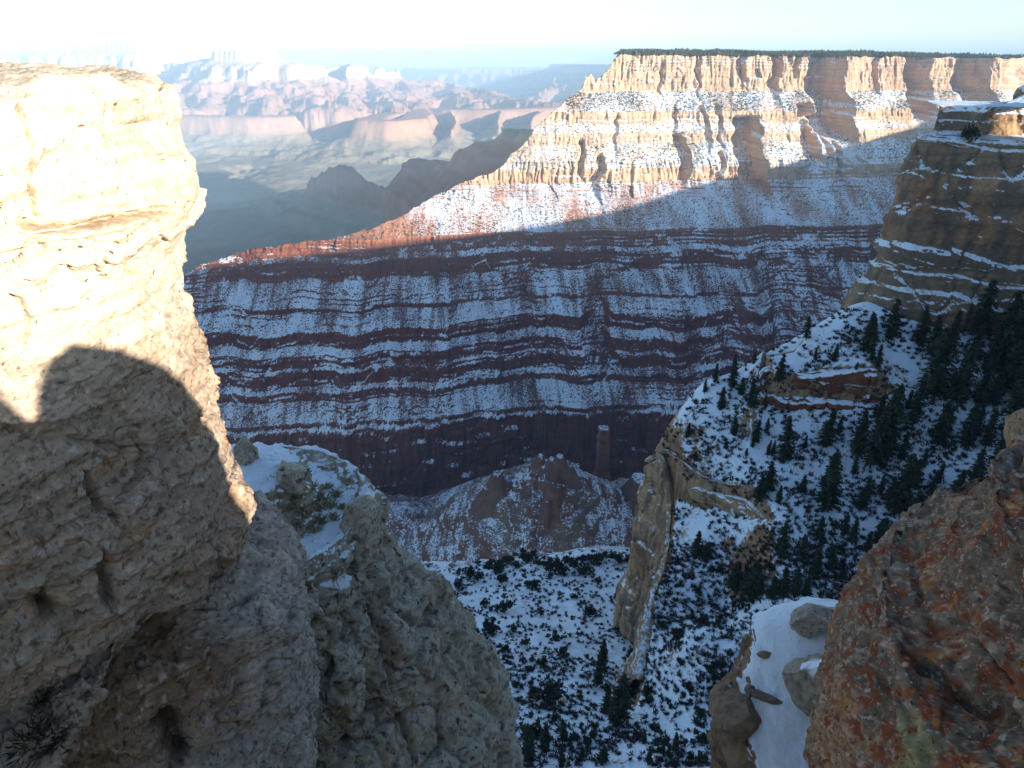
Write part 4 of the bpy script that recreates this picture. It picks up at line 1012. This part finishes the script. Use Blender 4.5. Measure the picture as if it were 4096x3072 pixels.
# ------------------------------------------------------------------ trees and shrubs
def leaf_material(name):
    m = bpy.data.materials.new(name); m.use_nodes = True
    t = m.node_tree; b = t.nodes['Principled BSDF']; b.inputs['Roughness'].default_value = .85; b.inputs['Specular IOR Level'].default_value = .2
    a = t.nodes.new('ShaderNodeAttribute'); a.attribute_name = 'rock'; t.links.new(a.outputs['Color'], b.inputs['Base Color'])
    return m
M_leaf = leaf_material('conifer_needles'); M_bark = leaf_material('bark'); M_grass = leaf_material('dry_grass')
def me_of(o):
    me = o.data; bpy.data.objects.remove(o); return me
def quads(cen, ax1, ax2):
    V = np.stack([cen - ax1, cen - ax2 * .8, cen + ax1, cen + ax2], 1).reshape(-1, 3)
    return V, np.arange(len(V)).reshape(-1, 4)
def unit(v): return v / (np.linalg.norm(v, axis=-1, keepdims=True) + 1e-9)
def conifer_meshes(seed, H, Rm, bare, full):
    rg = np.random.RandomState(seed)
    C, A1, A2, K = [], [], [], []
    lean = rg.normal(size=2) * .012
    z = H * bare
    while z < H * .985:
        t = (z - H * bare) / (H * (1 - bare))
        L0 = Rm * (1 - t) ** .62 * (.7 + .3 * min(1, t * 5)) * (.8 + .45 * math.sin(z * 1.9 + seed) ** 2) + .3
        for b in range(int(5 + 4 * full)):
            if rg.rand() < .16: continue
            a = rg.rand() * 6.283; L = L0 * (.45 + .65 * rg.rand())
            zb = z + rg.normal() * .18
            n = max(2, int(L / .42))
            for k in range(n):
                f = (k + .6) / n
                p = np.array([math.cos(a) * L * f + lean[0] * zb, math.sin(a) * L * f + lean[1] * zb, zb - .22 * L * f * f + .12 * rg.normal()])
                d = unit(np.array([math.cos(a + rg.normal() * .5), math.sin(a + rg.normal() * .5), -.25 + .35 * rg.normal()]))
                s = unit(np.cross(d, np.array([rg.normal() * .6, rg.normal() * .6, 1])))
                w = (.46 + .42 * rg.rand()) * (1.1 - .35 * f)
                C.append(p + rg.normal(size=3) * .10); A1.append(d * w * 1.25); A2.append(s * w * .62); K.append(.5 + 1.1 * rg.rand())
        z += .30 + .25 * rg.rand()
    for k in range(8): C.append(np.array([lean[0] * H, lean[1] * H, H - .12 * k])); A1.append(unit(rg.normal(size=3) + np.array([0, 0, 1.5])) * .3); A2.append(rg.normal(size=3) * .08); K.append(1.0)
    V, F = quads(np.array(C), np.array(A1), np.array(A2))
    col = np.repeat(np.array([.034, .046, .026])[None] * np.array(K)[:, None], 4, 0)
    crown = me_of(mesh_obj('crown', V, F, M_leaf, attrs={'rock': col}, smooth=False))
    zs = np.linspace(-1.2, H * .93, 10); th = np.linspace(0, 6.283, 8, endpoint=False)
    Z, T = np.meshgrid(zs, th, indexing='ij'); r = .011 * H * (1.15 - np.clip(Z / H, 0, 1)) + .02
    P = np.stack([r * np.cos(T) + lean[0] * Z, r * np.sin(T) + lean[1] * Z, Z], -1)
    trunk = me_of(mesh_obj('trunk', P.reshape(-1, 3), grid_faces(10, 8, wrap=True), M_bark, attrs={'rock': np.ones(P.shape) * np.array([.10, .07, .05])}))
    return crown, trunk
def juniper_meshes(seed, H, Rm):
    rg = np.random.RandomState(seed); C, A1, A2, K = [], [], [], []
    for l in range(10):
        c = np.array([rg.normal() * Rm * .38, rg.normal() * Rm * .38, H * (.35 + .38 * rg.rand())]); rl = Rm * (.35 + .3 * rg.rand()); kk = .7 + .5 * rg.rand()
        for k in range(34):
            d = unit(rg.normal(size=3)); p = c + d * rl * (.55 + .5 * rg.rand()) * np.array([1, 1, .85])
            if p[2] < .05 * H: continue
            a = unit(d + rg.normal(size=3) * .5); s = unit(np.cross(a, rg.normal(size=3))); w = Rm * (.13 + .10 * rg.rand())
            C.append(p); A1.append(a * w * 1.2); A2.append(s * w * .7); K.append(kk * (.75 + .5 * rg.rand()))
    V, F = quads(np.array(C), np.array(A1), np.array(A2))
    crown = me_of(mesh_obj('crown', V, F, M_leaf, attrs={'rock': np.repeat(np.array([.036, .044, .026])[None] * np.array(K)[:, None], 4, 0)}, smooth=False))
    zs = np.linspace(-.5, H * .6, 6); th = np.linspace(0, 6.283, 6, endpoint=False); Z, T = np.meshgrid(zs, th, indexing='ij'); r = .05 * Rm * (1.2 - np.clip(Z / H, 0, 1)) + .02
    P = np.stack([r * np.cos(T) + .1 * Rm * np.sin(Z), r * np.sin(T), Z], -1)
    trunk = me_of(mesh_obj('trunk', P.reshape(-1, 3), grid_faces(6, 6, wrap=True), M_bark, attrs={'rock': np.ones(P.shape) * np.array([.11, .08, .06])}))
    return crown, trunk
CON = [conifer_meshes(400 + i, 20, r, b, f) for i, (r, b, f) in enumerate([(3.7, .08, 1.0), (3.2, .14, .8), (4.3, .06, 1.0), (2.8, .22, .6), (4.0, .16, .9)])]
JUN = [juniper_meshes(420 + i, 3.4, r) for i, r in enumerate((1.7, 2.0, 1.4, 1.8))]
def plant(name, meshes, loc, rz, sc, label, cat, group):
    e = bpy.data.objects.new(name, None); e.empty_display_size = 1; COL.objects.link(e)
    e.location = loc; e.rotation_euler = (RG.normal() * .03, RG.normal() * .03, rz); e.scale = sc
    for n, me in (('crown', meshes[0]), ('trunk', meshes[1])):
        c = bpy.data.objects.new(n, me); COL.objects.link(c); c.parent = e
    return tag(e, label, cat, group)
def mid_hit(u, v):
    d = ray(u, v); ts = np.arange(55, 480, .4); p = d[None] * (ts / d[1])[:, None]
    h = mid_z(p[:, 0], p[:, 1]); k = int(np.argmax(p[:, 2] < h))
    return (p[k] if p[k, 2] < h[k] else None)
def depth(p): return p[1] * CP - p[2] * SP
RG = np.random.RandomState(77)
def c5(x, y, t): return (682.5 + .1544 * x, 256 + .1544 * y, .1544 * (y - t))
def c8(x, y, t): return (682.5 + .1544 * x, 512 + .1544 * y, .1544 * (y - t))
def c7(x, y, t): return (341.3 + .1543 * x, 512 + .1543 * y, .1543 * (y - t))
GS = 'conifers on the snowy slope at the right'
_named = {(1620, 960): 'tallest conifer, left one of two standing close on the snow chute at the right', (1770, 1000): 'bushy tall conifer, right one of two standing close on the snow chute',
          (990, 320): 'dark conifer standing alone on the ridge line left of the layered cliff', (800, 550): 'dark conifer on the upper left edge of the snowy spur, near the ridge line', (1330, 560): 'tall conifer against the foot of the layered cliff, left of the cliff top shrubs',
          (1540, 570): 'conifer against the middle of the foot of the layered cliff', (1290, 1310): 'broad black conifer right of the red outcrop, largest of its clump', (1210, 1380): 'leaning conifer in front of the broad black one right of the red outcrop',
          (1480, 1140): 'slim conifer between the red outcrop and the close pair on the snow chute', (1120, 1320): 'leaning conifer with a bare trunk below the red outcrop', (920, 1650): 'tall ragged conifer low on the slope, in line below the red outcrop',
          (1400, 1650): 'wide dark conifer low on the slope, near the top of the lichen covered rock', (440, 1000): 'dark conifer just left of the red outcrop', (315, 870): 'slender conifer with a bare trunk on the left edge of the snowy spur',
          (920, 1230): 'conifer directly below the right end of the red outcrop', (660, 1300): 'conifer on open snow below the left end of the red outcrop', (2180, 620): 'big dark conifer at the right edge beside the layered cliff'}
trees = [c5(*q) for q in [(990, 320, 190), (800, 550, 400), (700, 520, 430), (440, 1000, 800), (380, 900, 790), (315, 870, 690), (1260, 730, 580), (1330, 560, 300), (1230, 560, 440), (1540, 570, 350), (1620, 960, 500), (1770, 1000, 560), (1290, 1310, 840), (1210, 1380, 1000), (1480, 1140, 770),
         (2180, 620, 100), (2120, 700, 300), (2080, 900, 560), (2150, 1000, 600), (2050, 640, 330), (1650, 1230, 950), (1820, 1260, 960), (1950, 1280, 990), (2080, 1200, 850), (1400, 1650, 1270), (1560, 1380, 1240), (1450, 1500, 1300), (920, 1230, 990), (1000, 1170, 1030), (1120, 1320, 1010), (660, 1300, 1040), (545, 1310, 1190), (580, 1300, 1190),
         (470, 1210, 1060), (540, 1170, 1050), (920, 1650, 1280), (560, 1540, 1330), (620, 1600, 1480), (490, 1600, 1400), (1100, 1440, 1280), (1150, 1650, 1420), (1740, 1640, 1380), (1880, 1500, 1250), (410, 1300, 1240), (790, 1250, 1160), (770, 1530, 1410), (980, 680, 570), (860, 680, 600), (80, 1330, 1260), (30, 1180, 1080), (250, 1000, 850), (140, 900, 800),
         (1700, 1150, 980), (1890, 1180, 960), (2010, 1000, 800), (1330, 1150, 930), (1260, 1100, 900), (1900, 1650, 1420), (1640, 1500, 1330), (210, 830, 700), (330, 760, 640), (460, 700, 620), (600, 500, 420), (900, 350, 290), (2200, 880, 500), (2190, 1150, 850)]]
_key = [(990, 320), (800, 550), (700, 520), (440, 1000), (380, 900), (315, 870), (1260, 730), (1330, 560), (1230, 560), (1540, 570), (1620, 960), (1770, 1000), (1290, 1310), (1210, 1380), (1480, 1140), (2180, 620)]
_ally = {tuple(np.round(c5(x, y, 0)[:2], 2)): lab for (x, y), lab in _named.items()}
low = [c8(*q) for q in [(620, 300, 60), (90, 300, 110), (150, 310, 180), (770, 330, 130), (1050, 150, 0), (880, 180, 20), (1180, 270, 110), (330, 510, 290), (450, 560, 290), (640, 540, 340), (720, 560, 330), (500, 550, 380), (390, 540, 380), (570, 560, 400), (800, 560, 400), (860, 420, 220), (960, 380, 200)]]
floor = [c7(*q) for q in [(1790, 1370, 990), (1660, 1130, 900), (1690, 1000, 800), (1870, 1000, 870), (1220, 1600, 1330), (1330, 1500, 1350), (1440, 1480, 1350), (1720, 1300, 1120), (1960, 1500, 1400), (2170, 1560, 1400), (1430, 1630, 1490), (1560, 1600, 1490), (1700, 1620, 1470), (1210, 1620, 1490), (1990, 1640, 1500)]]
n_tree = 0
def put_con(q, group, label, kind=None):
    global n_tree
    u, v, hp = q
    p = mid_hit(u, v)
    if p is None: return None
    H = 1.02 * hp * depth(p) / FPX / .90
    k = RG.randint(5) if kind is None else kind
    s = H / 20
    plant('conifer_tree', CON[k], p - np.array([0, 0, .15 * s]), RG.rand() * 6.28, (s * (1.0 + .25 * RG.rand()),) * 2 + (s,), label, 'conifer', group)
    n_tree += 1
    return p
taken = []
for q in trees:
    lab = _ally.get(tuple(np.round(q[:2], 2)))
    lab = lab or ('dark conifer standing among others on the snowy slope below the layered cliff' if q[0] > 820 else 'dark conifer standing among shrubs on the snowy spur left of the chute')
    p = put_con(q, GS if q[0] > 820 or 'among' not in lab else 'conifers on the snowy spur', lab)
    if p is not None: taken.append(p[:2])
for q in low:
    p = put_con(q, 'conifers along the gully', 'black green conifer in the dense row along the foot of the snowy slope')
    if p is not None: taken.append(p[:2])
for i, q in enumerate(floor):
    p = put_con(q, 'conifers on the canyon floor', 'tallest dark conifer at the foot of the tan rock prow' if i == 0 else 'dark ragged conifer rising from the snow near the bottom edge')
    if p is not None: taken.append(p[:2])
# scattered smaller conifers on the spur
for i in range(900):
    if n_tree > 145: break
    u, v = 640 + 384 * RG.rand(), 330 + 270 * RG.rand()
    p = mid_hit(u, v)
    if p is None or p[1] > 300 or p[1] < 150: continue
    if side(p[0:1], p[1:2], LIP)[0] < 4: continue
    dens = .14 + .50 * sstep(800, 960, u) - .6 * np.exp(-((u - 905 - .25 * (v - 330)) / 22) ** 2) + .3 * noise(p[0] / 18, p[1] / 18)
    if RG.rand() > dens or min(np.hypot(*(np.array(taken) - p[:2]).T)) < 2.0: continue
    H = (6 + 13 * RG.rand() ** 1.3) * (.75 + .5 * sstep(820, 950, u))
    right = u > 820
    plant('conifer_tree', CON[RG.randint(5)], p, RG.rand() * 6.28, (H / 20 * 1.15,) * 2 + (H / 20,), 'dark conifer standing among others on the snowy slope below the layered cliff' if right else 'dark conifer standing among shrubs on the snowy spur left of the chute', 'conifer', GS if right else 'conifers on the snowy spur')
    taken.append(p[:2]); n_tree += 1
# a few dead trees, bleached and bare
def snag_mesh(seed, H=14):
    rg = np.random.RandomState(seed); V, F = [], []
    def limb(a, b, r0, r1):
        d = unit(b - a); s = unit(np.cross(d, np.array([.3, .2, 1.0]))); t = np.cross(d, s); o = sum(len(v) for v in V)
        th = np.arange(5) * 2 * math.pi / 5
        ring = lambda c, r: c + r * (np.cos(th)[:, None] * s + np.sin(th)[:, None] * t)
        V.append(np.concatenate([ring(a, r0), ring(b, r1)])); F.extend([[o + i, o + (i + 1) % 5, o + 5 + (i + 1) % 5, o + 5 + i] for i in range(5)])
    ln = rg.normal(size=2) * .05
    pt = lambda z: np.array([ln[0] * z, ln[1] * z, z])
    for k in range(5): limb(pt(H * k / 5 - .6 * (k == 0)), pt(H * (k + 1) / 5), .22 * (1 - k / 5.6), .22 * (1 - (k + 1) / 5.6))
    for k in range(22):
        z = H * (.25 + .7 * rg.rand()); a = rg.rand() * 6.28; L = (.5 + 1.6 * rg.rand()) * (1.15 - z / H)
        limb(pt(z), pt(z) + np.array([math.cos(a) * L, math.sin(a) * L, -.15 * L + .3 * L * rg.rand()]), .06, .02)
    V = np.concatenate(V)
    return me_of(mesh_obj('dead_tree', V, np.array(F), M_bark, attrs={'rock': np.ones(V.shape) * np.array([.17, .15, .135])}))
SNAG = [snag_mesh(440 + i) for i in range(3)]
for i, (u, v, hp) in enumerate([(c5(710, 1420, 0)[0], c5(0, 1420, 0)[1], 17), (c5(1030, 1420, 0)[0], c5(0, 1440, 0)[1], 15), (c7(1600, 1160, 0)[0], c7(0, 1160, 0)[1], 22), (c5(200, 1420, 0)[0], c5(0, 1420, 0)[1], 14), (c5(140, 1380, 0)[0], c5(0, 1380, 0)[1], 15), (c7(2060, 1250, 0)[0], c7(0, 1250, 0)[1], 13), (c5(1500, 1250, 0)[0], c5(0, 1250, 0)[1], 16)]):
    p = mid_hit(u, v)
    if p is None: continue
    s = hp * depth(p) / FPX / .9 / 14
    o = bpy.data.objects.new('dead_tree', SNAG[i % 3]); COL.objects.link(o); o.location = p; o.rotation_euler = (RG.normal() * .06, RG.normal() * .06, RG.rand() * 6); o.scale = (s, s, s)
    tag(o, 'thin grey leafless dead tree standing on the snow among conifers and brush', 'dead tree', 'dead trees on the snowy slopes')
# junipers and bushes dotted over the floor
GJ = 'bushes dotted over the snowy canyon floor'
jn = [c7(*q) for q in [(1340, 1240, 1110), (1140, 1140, 1090), (1060, 910, 855), (1195, 870, 810), (1390, 830, 780), (960, 790, 700), (1050, 650, 570), (930, 610, 560), (1240, 500, 440), (650, 480, 400), (760, 500, 450), (830, 420, 350), (1040, 460, 400), (1010, 380, 310), (1130, 360, 310), (1190, 310, 250), (1220, 325, 260), (1340, 390, 310), (1430, 400, 330), (1500, 360, 290),
      (1580, 400, 340), (1700, 310, 250), (1750, 310, 240), (1800, 330, 260), (1570, 310, 270), (1900, 940, 860), (1990, 1240, 1180), (2080, 760, 690), (1910, 840, 780), (1640, 330, 270), (1460, 330, 280), (1390, 350, 290), (1280, 350, 300), (1080, 330, 280), (960, 360, 310), (890, 440, 380), (1860, 320, 260), (720, 560, 500), (620, 640, 590), (930, 850, 800), (950, 1000, 950), (1090, 1080, 1040), (1220, 1030, 990), (1300, 990, 950), (1440, 910, 870), (1600, 660, 610), (1290, 670, 620)]]
n_j = 0
def put_jun(p, hm):
    global n_j
    s = hm / 3.0
    plant('juniper_bush', JUN[RG.randint(4)], p, RG.rand() * 6.28, (s * (.8 + .5 * RG.rand()),) * 2 + (s,), 'dark green bush on the snowy canyon floor, one of many dotted there', 'bush', GJ)
    n_j += 1
for q in jn:
    p = mid_hit(q[0], q[1])
    if p is not None: put_jun(p, q[2] * depth(p) / FPX)
for i in range(2500):
    if n_j >= 298: break
    u, v = 385 + 400 * RG.rand(), 552 + 216 * RG.rand()
    p = mid_hit(u, v)
    if p is None or p[1] > 420: continue
    if side(p[0:1], p[1:2], WAL)[0] > 0 and p[1] > 206 and side(p[0:1], p[1:2], LIP)[0] > -1: continue
    if RG.rand() > .35 + .6 * noise(p[0] / 22, p[1] / 22, 0, 3) + .5 * (p[1] > 330): continue
    put_jun(p, 1.0 + 2.4 * RG.rand() ** 2)
# grey leafless brush: countless
def brush(name, n, seed, box, dens, size, lab=None):
    rg = np.random.RandomState(seed)
    pts = []
    u = box[0] + (box[2] - box[0]) * rg.rand(n); v = box[1] + (box[3] - box[1]) * rg.rand(n)
    for a, b in zip(u, v):
        p = mid_hit(a, b)
        if p is None or p[1] > 430: continue
        if rg.rand() > dens(p, a, b): continue
        pts.append(p)
    pts = np.array(pts); V, F, Cc = [], [], []
    k = 24
    for q in range(k):
        a = rg.rand(len(pts)) * 6.28; e = .25 + 1.1 * rg.rand(len(pts)); s = size * (.5 + .8 * rg.rand(len(pts)))
        d = np.stack([np.cos(a) * np.cos(e), np.sin(a) * np.cos(e), np.sin(e)], -1) * s[:, None]
        sd = unit(np.cross(d, rg.normal(size=d.shape))) * (.13 * s)[:, None]
        b = pts + rg.normal(size=pts.shape) * size * .12 * np.array([1, 1, .2])
        V.append(np.stack([b - .3 * sd, b + d * .6 + sd, b + d, b + d * .5 - sd], 1).reshape(-1, 3))
        Cc.append(np.repeat(np.array([.06, .05, .045])[None] * (.6 + .8 * rg.rand(len(pts), 1)), 4, 0))
    V = np.concatenate(V)
    o = mesh_obj(name, V, np.arange(len(V)).reshape(-1, 4), M_bark, attrs={'rock': np.concatenate(Cc)}, smooth=False)
    tag(o, kind='stuff')
brush('leafless_brush', 13000, 91, (385, 545, 860, 768), lambda p, u, v: np.clip(.45 + .7 * noise(p[0] / 14, p[1] / 14, 0, 7), .08, 1), 1.35)
brush('leafless_brush', 12000, 92, (640, 310, 1024, 620), lambda p, u, v: np.clip(.40 + .7 * noise(p[0] / 12, p[1] / 12, 0, 8), .06, 1), 1.35)
# shrubs on the ledge of the layered cliff
_NM = grid_normals(M1P); _NM *= np.where((_NM * M1P).sum(-1).mean() > 0, -1, 1)
for (u, v, hp), lab in zip([(967, 143, 17), (981, 131, 11), (1017, 102, 8)], ['yellow green shrub at the edge of the cliff top ledge, larger of two', 'yellow green shrub behind the larger one on the cliff top ledge', 'sunlit green shrub on the very top block of the layered cliff']):
    p = nearest(M1P, _NM, u, v)
    H = hp * depth(p) / FPX
    plant('cliff_shrub', JUN[RG.randint(4)], p, RG.rand() * 6, (H / 3.4 * .7,) * 2 + (H / 3.0,), lab, 'shrub', None)
# tufts of dry grass and a dark bush on the snowy ledge close by
def tuft_mesh(seed, col, n=80, L=.26, spread=.8):
    rg = np.random.RandomState(seed)
    a = rg.rand(n) * 6.28; e = 1.45 - spread * rg.rand(n); l = L * (.5 + .6 * rg.rand(n))
    d = np.stack([np.cos(a) * np.cos(e), np.sin(a) * np.cos(e), np.sin(e)], -1) * l[:, None]
    b = np.stack([rg.normal(size=n) * .05, rg.normal(size=n) * .05, -.03 + 0 * a], -1); s = unit(np.cross(d, rg.normal(size=d.shape))) * .006
    tip = b + d + np.stack([np.cos(a), np.sin(a), -1.2 + 0 * a], -1) * (.12 * l)[:, None]
    V = np.stack([b - s, b + s, b + d * .6 + s * .8, tip], 1).reshape(-1, 3)
    return me_of(mesh_obj('grass_tuft', V, np.arange(len(V)).reshape(-1, 4), M_grass, attrs={'rock': np.repeat(np.array(col)[None] * (.6 + .7 * rg.rand(n, 1)), 4, 0)}, smooth=False))
TF = [tuft_mesh(500 + i, c) for i, c in enumerate([(.42, .36, .24), (.34, .31, .2), (.38, .31, .2)])]
L2_P = np.array([v.co[:] for v in L2.data.vertices]); L2_N = np.array([n.vector[:] for n in L2.data.vertex_normals])
if (L2_N * (L2_P - np.array([AX2[0], AX2[1], -9]))).sum(1).mean() < 0: L2_N = -L2_N
for i, (u, v, s) in enumerate([(316, 490, 1.0), (324, 497, 1.2), (318, 506, 1.3), (330, 503, 1.0), (338, 492, .9), (303, 497, 1.1), (309, 515, 1.2), (322, 519, 1.0), (334, 515, .9), (343, 505, .8), (297, 507, 1.0), (312, 528, .9), (328, 484, .9)]):
    p = on(L2, AX2, u, v)
    o = bpy.data.objects.new('grass_tuft', TF[i % 3]); COL.objects.link(o); o.location = p; o.rotation_euler = (0, 0, RG.rand() * 6); o.scale = (s * .75,) * 3
    tag(o, 'straw coloured grass tuft sticking out of the snow on the lumpy grey outcrop', 'grass tuft', 'grass tufts on the snowy ledge')
def bush_mesh(seed, col, n=260, R=.3):
    rg = np.random.RandomState(seed); d = unit(rg.normal(size=(n, 3)) + np.array([0, 0, .5])); p = d * R * (.3 + .75 * rg.rand(n, 1)) * np.array([1, 1, .9])
    a = unit(d + .6 * rg.normal(size=(n, 3))) * (R * .20); s = unit(np.cross(a, rg.normal(size=(n, 3)))) * R * .035
    V, F = quads(p, a, s)
    return mesh_obj('bush', V, F, M_grass, attrs={'rock': np.repeat(np.array(col)[None] * (.5 + .9 * rg.rand(n, 1)), 4, 0)}, smooth=False)
b = bush_mesh(510, (.055, .06, .03), 200, .17); b.location = on(L2, AX2, 309, 479) + np.array([0, 0, .12]); tag(b, 'spiky dark green bush at the top of the snowy ledge', 'bush')
b = bush_mesh(511, (.12, .11, .06), 160, .16); b.location = on(L2, AX2, 296, 528) + np.array([0, 0, .05]); tag(b, 'olive bush in the cleft at the left end of the snowy ledge', 'bush')
for i, (u, v, R_, lab) in enumerate([(36, 742, .20, 'dark bush in the lower left corner, growing from the shaded pale outcrop'), (48, 700, .11, 'small dark bush above the larger one in the lower left corner'), (88, 694, .06, 'tiny dry sprig on the shaded face of the pale outcrop')]):
    b = bush_mesh(520 + i, (.030, .030, .016), 330, R_); b.location = nearest(L1_P, _N1, u, v) - np.array([0, 0, .02]); tag(b, lab, 'bush')
# ------------------------------------------------------------------ the hazy air over the canyon
def haze_box():
    x0, x1, y0, y1, z0, z1 = -40000, 40000, -9000, 42000, -1500, 420
    V = [(x, y, z) for x in (x0, x1) for y in (y0, y1) for z in (z0, z1)]
    F = [(0, 1, 3, 2), (4, 6, 7, 5), (0, 4, 5, 1), (2, 3, 7, 6), (0, 2, 6, 4), (1, 5, 7, 3)]
    m = bpy.data.materials.new('hazy_air'); m.use_nodes = True
    t = m.node_tree
    for n in list(t.nodes):
        if n.type != 'OUTPUT_MATERIAL': t.nodes.remove(n)
    v = t.nodes.new('ShaderNodeVolumePrincipled')
    v.inputs['Color'].default_value = (.47, .71, 1.0, 1)
    v.inputs['Density'].default_value = 6.8e-5
    v.inputs['Anisotropy'].default_value = -0.2
    t.links.new(v.outputs[0], t.nodes['Material Output'].inputs['Volume'])
    o = mesh_obj('haze', V, np.array(F), m, smooth=False)
    tag(o, kind='stuff')
haze_box()
